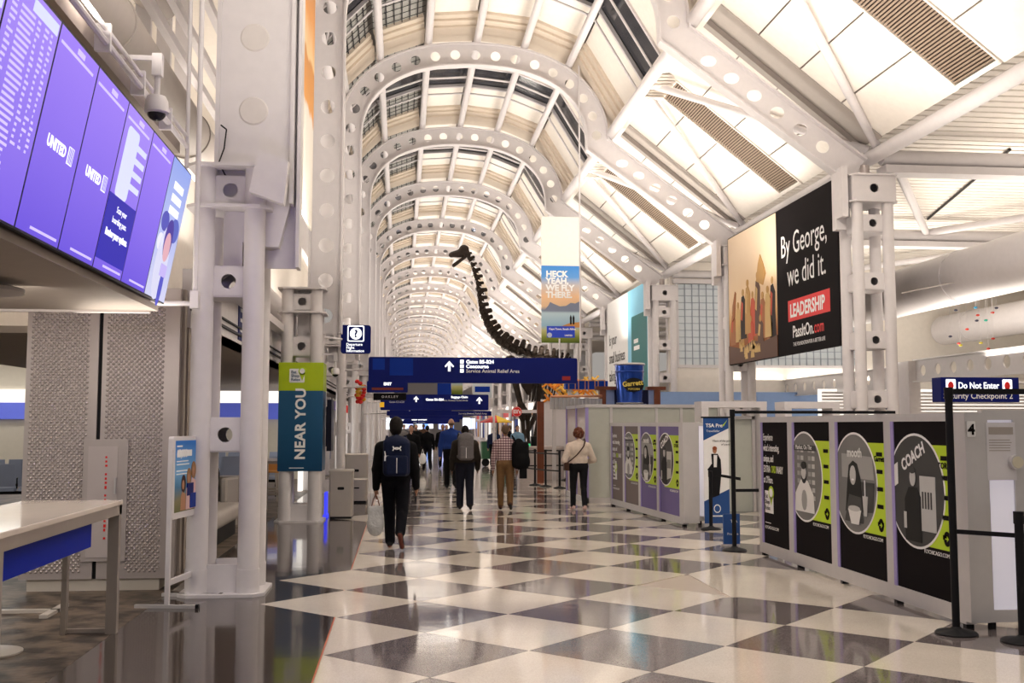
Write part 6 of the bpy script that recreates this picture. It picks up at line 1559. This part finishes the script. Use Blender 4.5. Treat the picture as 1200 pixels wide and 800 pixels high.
# ------------------------------------------------------------------ KIOSK, TIN, ORANGE RACK
k_ = thing('wooden_kiosk', 'red brown wooden kiosk frame with blue panels behind the glass enclosure', 'kiosk', (5.6, 29.5, 0))
KY = 29.5
for x in (5.75, 7.35): MB().box((x - .09, KY, 0), (x + .09, KY + .2, 2.72)).build('post', WOOD, k_)
MB().box((5.55, KY - .03, 2.68), (6.35, KY + .25, 2.78)).box((7.05, KY - .03, 2.68), (7.6, KY + .25, 2.78)).build('cornice', WOOD, k_)
KB = pm('kiosk pale blue', (.24, .32, .58), .5)
MB().box((5.86, KY + .05, 2.0), (6.1, KY + .1, 2.68)).box((7.1, KY + .05, 2.0), (7.28, KY + .1, 2.68)).build('blue_panel', KB, k_)
MB().box((6.1, KY + .06, 2.0), (7.1, KY + .12, 2.68)).build('navy_panel', pm('kiosk navy', (.012, .014, .05), .5), k_)
MB().box((6.35, KY - .1, 2.0), (7.0, KY + .05, 2.28)).build('pedestal', KB, k_)
MB().box((3.95, 30.0, 0), (4.05, 30.2, 2.2)).box((3.9, 29.9, 0), (4.1, 30.0, 2.35)).build('side_post', WOOD, k_)
tn = thing('popcorn_tin', 'giant blue popcorn tin with yellow script logo on the kiosk', 'tin', (6.48, KY - .25, 2.28))
MB().lathe((0, 0, 0), [(.36, 0), (.38, .02), (.36, .05), (.41, .88), (.435, .9), (.41, .93), (.415, 1.08), (.44, 1.10), (.44, 1.14), (.40, 1.15)], n=40).build('tin_body', pm('metallic blue', (.01, .05, .30), .25, .5), tn, smooth=True, local=True)
MB().lathe((0, 0, 0), [(.365, 0), (.39, .015), (.365, .035)], n=40).lathe((0, 0, 1.09), [(.43, 0), (.455, .03), (.43, .06)], n=40).build('tin_rim', ALU, tn, smooth=True, local=True)
YL = pm('yellow script', (.75, .6, .12), .4)
MB().prism(ellp(.03, .52, .29, .20, 28), FB, -.43, -.36).build('logo_oval', BLACK, tn, local=True)
text(tn, 'Garrett', .19, .0, .50, YL, 'CENTER', 216, .006, rot=6); text(tn, 'POPCORN', .07, .03, .38, YL, 'CENTER', 216, .002)
og = thing('orange_display', 'orange and yellow lattice display behind the wooden counter', 'display', (4.2, 33.0, 0))
rg_ = random.Random(4)
ORG = pm('orange lattice', (.85, .30, .03), .5); ORY = pm('amber lattice', (.85, .50, .08), .5)
for k in range(60):
    x = 4.6 + rg_.random() * 1.7; z = 2.45 + rg_.random() * .55 + (x - 4.6) * .12; a = rg_.choice((.6, 2.3)); r_ = .13
    MB().tube((x - r_ * math.cos(a), 33.0 + rg_.random() * .4, z - r_ * math.sin(a)), (x + r_ * math.cos(a), 33.1 + rg_.random() * .3, z + r_ * math.sin(a)), .035, n=6).build('lattice_bar', (ORG, ORY)[k % 2], og)
MB().box((4.5, 33.4, 0), (6.4, 33.6, 2.5)).build('display_back', WHITE, og)
rk = thing('rack_fence', 'copper topped corrugated counter screen left of the kiosk', 'screen', (4.0, 28.2, 0))
MB().prism([(4.05, 28.1), (5.7, 29.4), (5.68, 29.44), (4.03, 28.14)], ZF, 2.1, 2.42).build('screen_sheet', pm('galvanised sheet', (.5, .5, .52), .35, .5), rk)
for k in range(14):
    f = k / 13; MB().tube((4.04 + 1.64 * f, 28.08 + 1.3 * f, 2.1), (4.04 + 1.64 * f, 28.08 + 1.3 * f, 2.42), .03, n=6).build('rib', pm('galvanised sheet', (.5, .5, .52)), rk)
MB().path([(4.03, 28.1, 2.44), (5.7, 29.4, 2.5)], .035, n=8).build('copper_rail', pm('copper', (.6, .28, .15), .3, .6), rk)
MB().box((4.1, 28.2, 0), (4.2, 28.3, 2.1)).box((5.5, 29.3, 0), (5.6, 29.4, 2.1)).build('post', ALU, rk)
bs_ = thing('blue_chairs', 'royal blue shelf with copper hoops above the counter screen', 'shelf', (5.0, 31.0, 0))
MB().box((4.9, 31.0, 2.75), (6.2, 31.3, 3.0)).build('blue_shelf', NAVY2, bs_)
for k in range(4): MB().path([(5.0 + k * .3, 30.98, 2.7), (5.0 + k * .3, 30.98, 3.02), (5.2 + k * .3, 30.98, 3.02), (5.2 + k * .3, 30.98, 2.7)], .015, n=6).build('hoop', pm('copper', (.6, .28, .15), .3, .6), bs_)
MB().box((5.0, 31.1, 0), (5.1, 31.2, 2.75)).box((6.0, 31.1, 0), (6.1, 31.2, 2.75)).build('post', ALU, bs_)
# ------------------------------------------------------------------ FAR RIGHT: cart with umbrella, round red sign, shops
um = thing('market_umbrella', 'red and yellow market umbrella over a cart down the aisle', 'umbrella', (3.62, 40.0, 0))
for k in range(8):
    a0_, a1_ = 2 * math.pi * k / 8, 2 * math.pi * (k + 1) / 8
    MB().add([(0, 0, 2.05), (.62 * math.cos(a0_), .62 * math.sin(a0_), 1.80), (.62 * math.cos(a1_), .62 * math.sin(a1_), 1.80), (0, 0, 2.03), (.62 * math.cos(a0_), .62 * math.sin(a0_), 1.76), (.62 * math.cos(a1_), .62 * math.sin(a1_), 1.76)], [(0, 1, 2), (5, 4, 3), (1, 4, 5, 2), (0, 3, 4, 1), (2, 5, 3, 0)]).build('canopy_gore', (RED, pm('umbrella yellow', (.85, .55, .03)))[k in (6, 7, 0)], um, local=True)
MB().tube((0, 0, 0), (0, 0, 2.1), .025, n=10).build('pole', ALU, um, local=True)
ct = thing('vending_cart', 'small vending cart below the red and yellow umbrella', 'cart', (3.75, 42.6, 0))
MB().bbox((-.5, -.35, .3), (.5, .35, 1.0), .03).build('cart_body', pm('cart green', (.05, .15, .08)), ct, local=True)
for sx in (-.35, .35): MB().lathe((sx, -.38, .16), [(.16, 0), (.16, .05)], n=20, axis='y').build('wheel', BLACK, ct, local=True)
MB().bbox((-.52, -.37, 1.0), (.52, .37, 1.06), .02).build('cart_top', ALU, ct, local=True)
rs = thing('round_sign', 'round red sign with white script hanging by the dinosaur legs', 'sign', (4.32, 39.0, 2.0))
MB().lathe((0, 0, .17), [(.19, 0), (.19, .06)], n=32, axis='y').build('sign_disc', RED, rs, local=True)
MB().lathe((0, -.005, .17), [(.175, 0), (.175, .01)], n=32, axis='y').build('white_ring', WTXT, rs, local=True); MB().lathe((0, -.01, .17), [(.165, 0), (.165, .01)], n=32, axis='y').build('red_core', RED, rs, local=True)
text(rs, "Eli's", .19, 0, .11, WTXT, 'CENTER', 6, .006); MB().box((-.9, .08, .12), (1.1, .16, .24)).box((-.9, .08, -2.0), (-.82, .16, .12)).box((1.02, .08, -2.0), (1.1, .16, .12)).build('shop_gantry', WHITE, rs, local=True)
for k, y in enumerate(range(42, 130, 8)):
    # far right shopfronts
    t = thing('shopfront', 'far right shopfront, %s beyond the dinosaur' % ORD[k], 'shop', (8.9, y, 0), group='shopfronts far down the concourse')
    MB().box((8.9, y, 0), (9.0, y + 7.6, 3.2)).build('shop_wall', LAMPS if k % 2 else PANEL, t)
    MB().box((8.7, y + .2, 2.3), (8.9, y + 7.2, 2.7)).build('fascia', (NAVY, RED, STEELG, GOLD)[k % 4], t)
    for q in range(3): MB().box((8.78, y + .6 + q * 2.3, .3), (8.9, y + 2.2 + q * 2.3, 2.1)).build('display_window', (BLACK, LAMPS, NAVY2, GOLD)[(k + q) % 4], t)
    MB().box((8.75, y + 7.2, 0), (9.0, y + 7.6, 3.2)).build('pier', WHITE, t)
for k, y in enumerate(range(27, 130, 8)):
    t = thing('shopfront', 'left bright shopfront, %s beyond the steel bins' % ORD[k], 'shop', (-2.5, y, 0), group='bright shopfronts on the left')
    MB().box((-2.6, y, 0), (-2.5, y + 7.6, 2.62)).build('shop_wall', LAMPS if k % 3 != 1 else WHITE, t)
    for q in range(4): MB().box((-2.5, y + .4 + q * 1.8, 0), (-2.38, y + .7 + q * 1.8, 2.6)).build('pier', WHITE, t)
    MB().box((-2.42, y + 2.0, 2.2), (-2.3, y + 5.5, 2.5)).build('fascia', (NAVY2, LAV, RED, WHITE)[k % 4], t)
    MB().box((-2.5, y + .8, .5), (-2.44, y + 1.9, 1.9)).build('display_window', (BLACK, NAVY2)[k % 2], t)
for k in range(14):  # glowing panels added for the bright haze of light far down
    x = -1.6 + k * .75; y = 100 + (k * 7) % 23
    t = thing('glow_panel', 'added glow panel in the far concourse cluster, %s from the left' % ORD[k], 'sign', (x, y, 1.25), group='added glow panels at the far end')
    MB().box((0, 0, 0), (.7, .05, 1.1)).build('lit_face', pm('lit %d' % (k % 4), ((.9, .95, 1), (.2, .4, 1), (.9, .9, 1), (.5, .55, 1))[k % 4], emit=1.8), t, local=True); MB().box((.25, .05, -1.25), (.3, .1, .5)).build('post', ALU, t, local=True)
t = thing('service_desk', 'small desk with green lamp by the dinosaur stanchions', 'desk', (4.3, 32.2, 0))
MB().bbox((-.7, -.3, 0), (.7, .3, 1.02), .02).build('desk_body', STEELG, t, local=True); MB().box((-.3, -.1, 1.02), (.1, .1, 1.32)).build('monitor', BLACK, t, local=True)
MB().box((-.55, -.31, 1.03), (-.35, -.2, 1.1)).build('green_lamp', pm('green lamp', (.1, .8, .3), emit=.8), t, local=True)
t = thing('red_figure_sign', 'narrow red standing sign right of the dinosaur feet', 'sign', (5.4, 38, 0))
MB().prism([(-.1, .6), (.1, .6), (.14, 1.3), (.05, 1.55), (0, 1.75), (-.05, 1.55), (-.12, 1.3)], FB, 0, .04).box((-.15, -.1, 0), (.15, .1, .6)).build('sign_board', RED, t, local=True)
for o in list(bpy.data.objects):
    for k in ('hand0', 'hand1'):
        if k in o.keys(): del o[k]
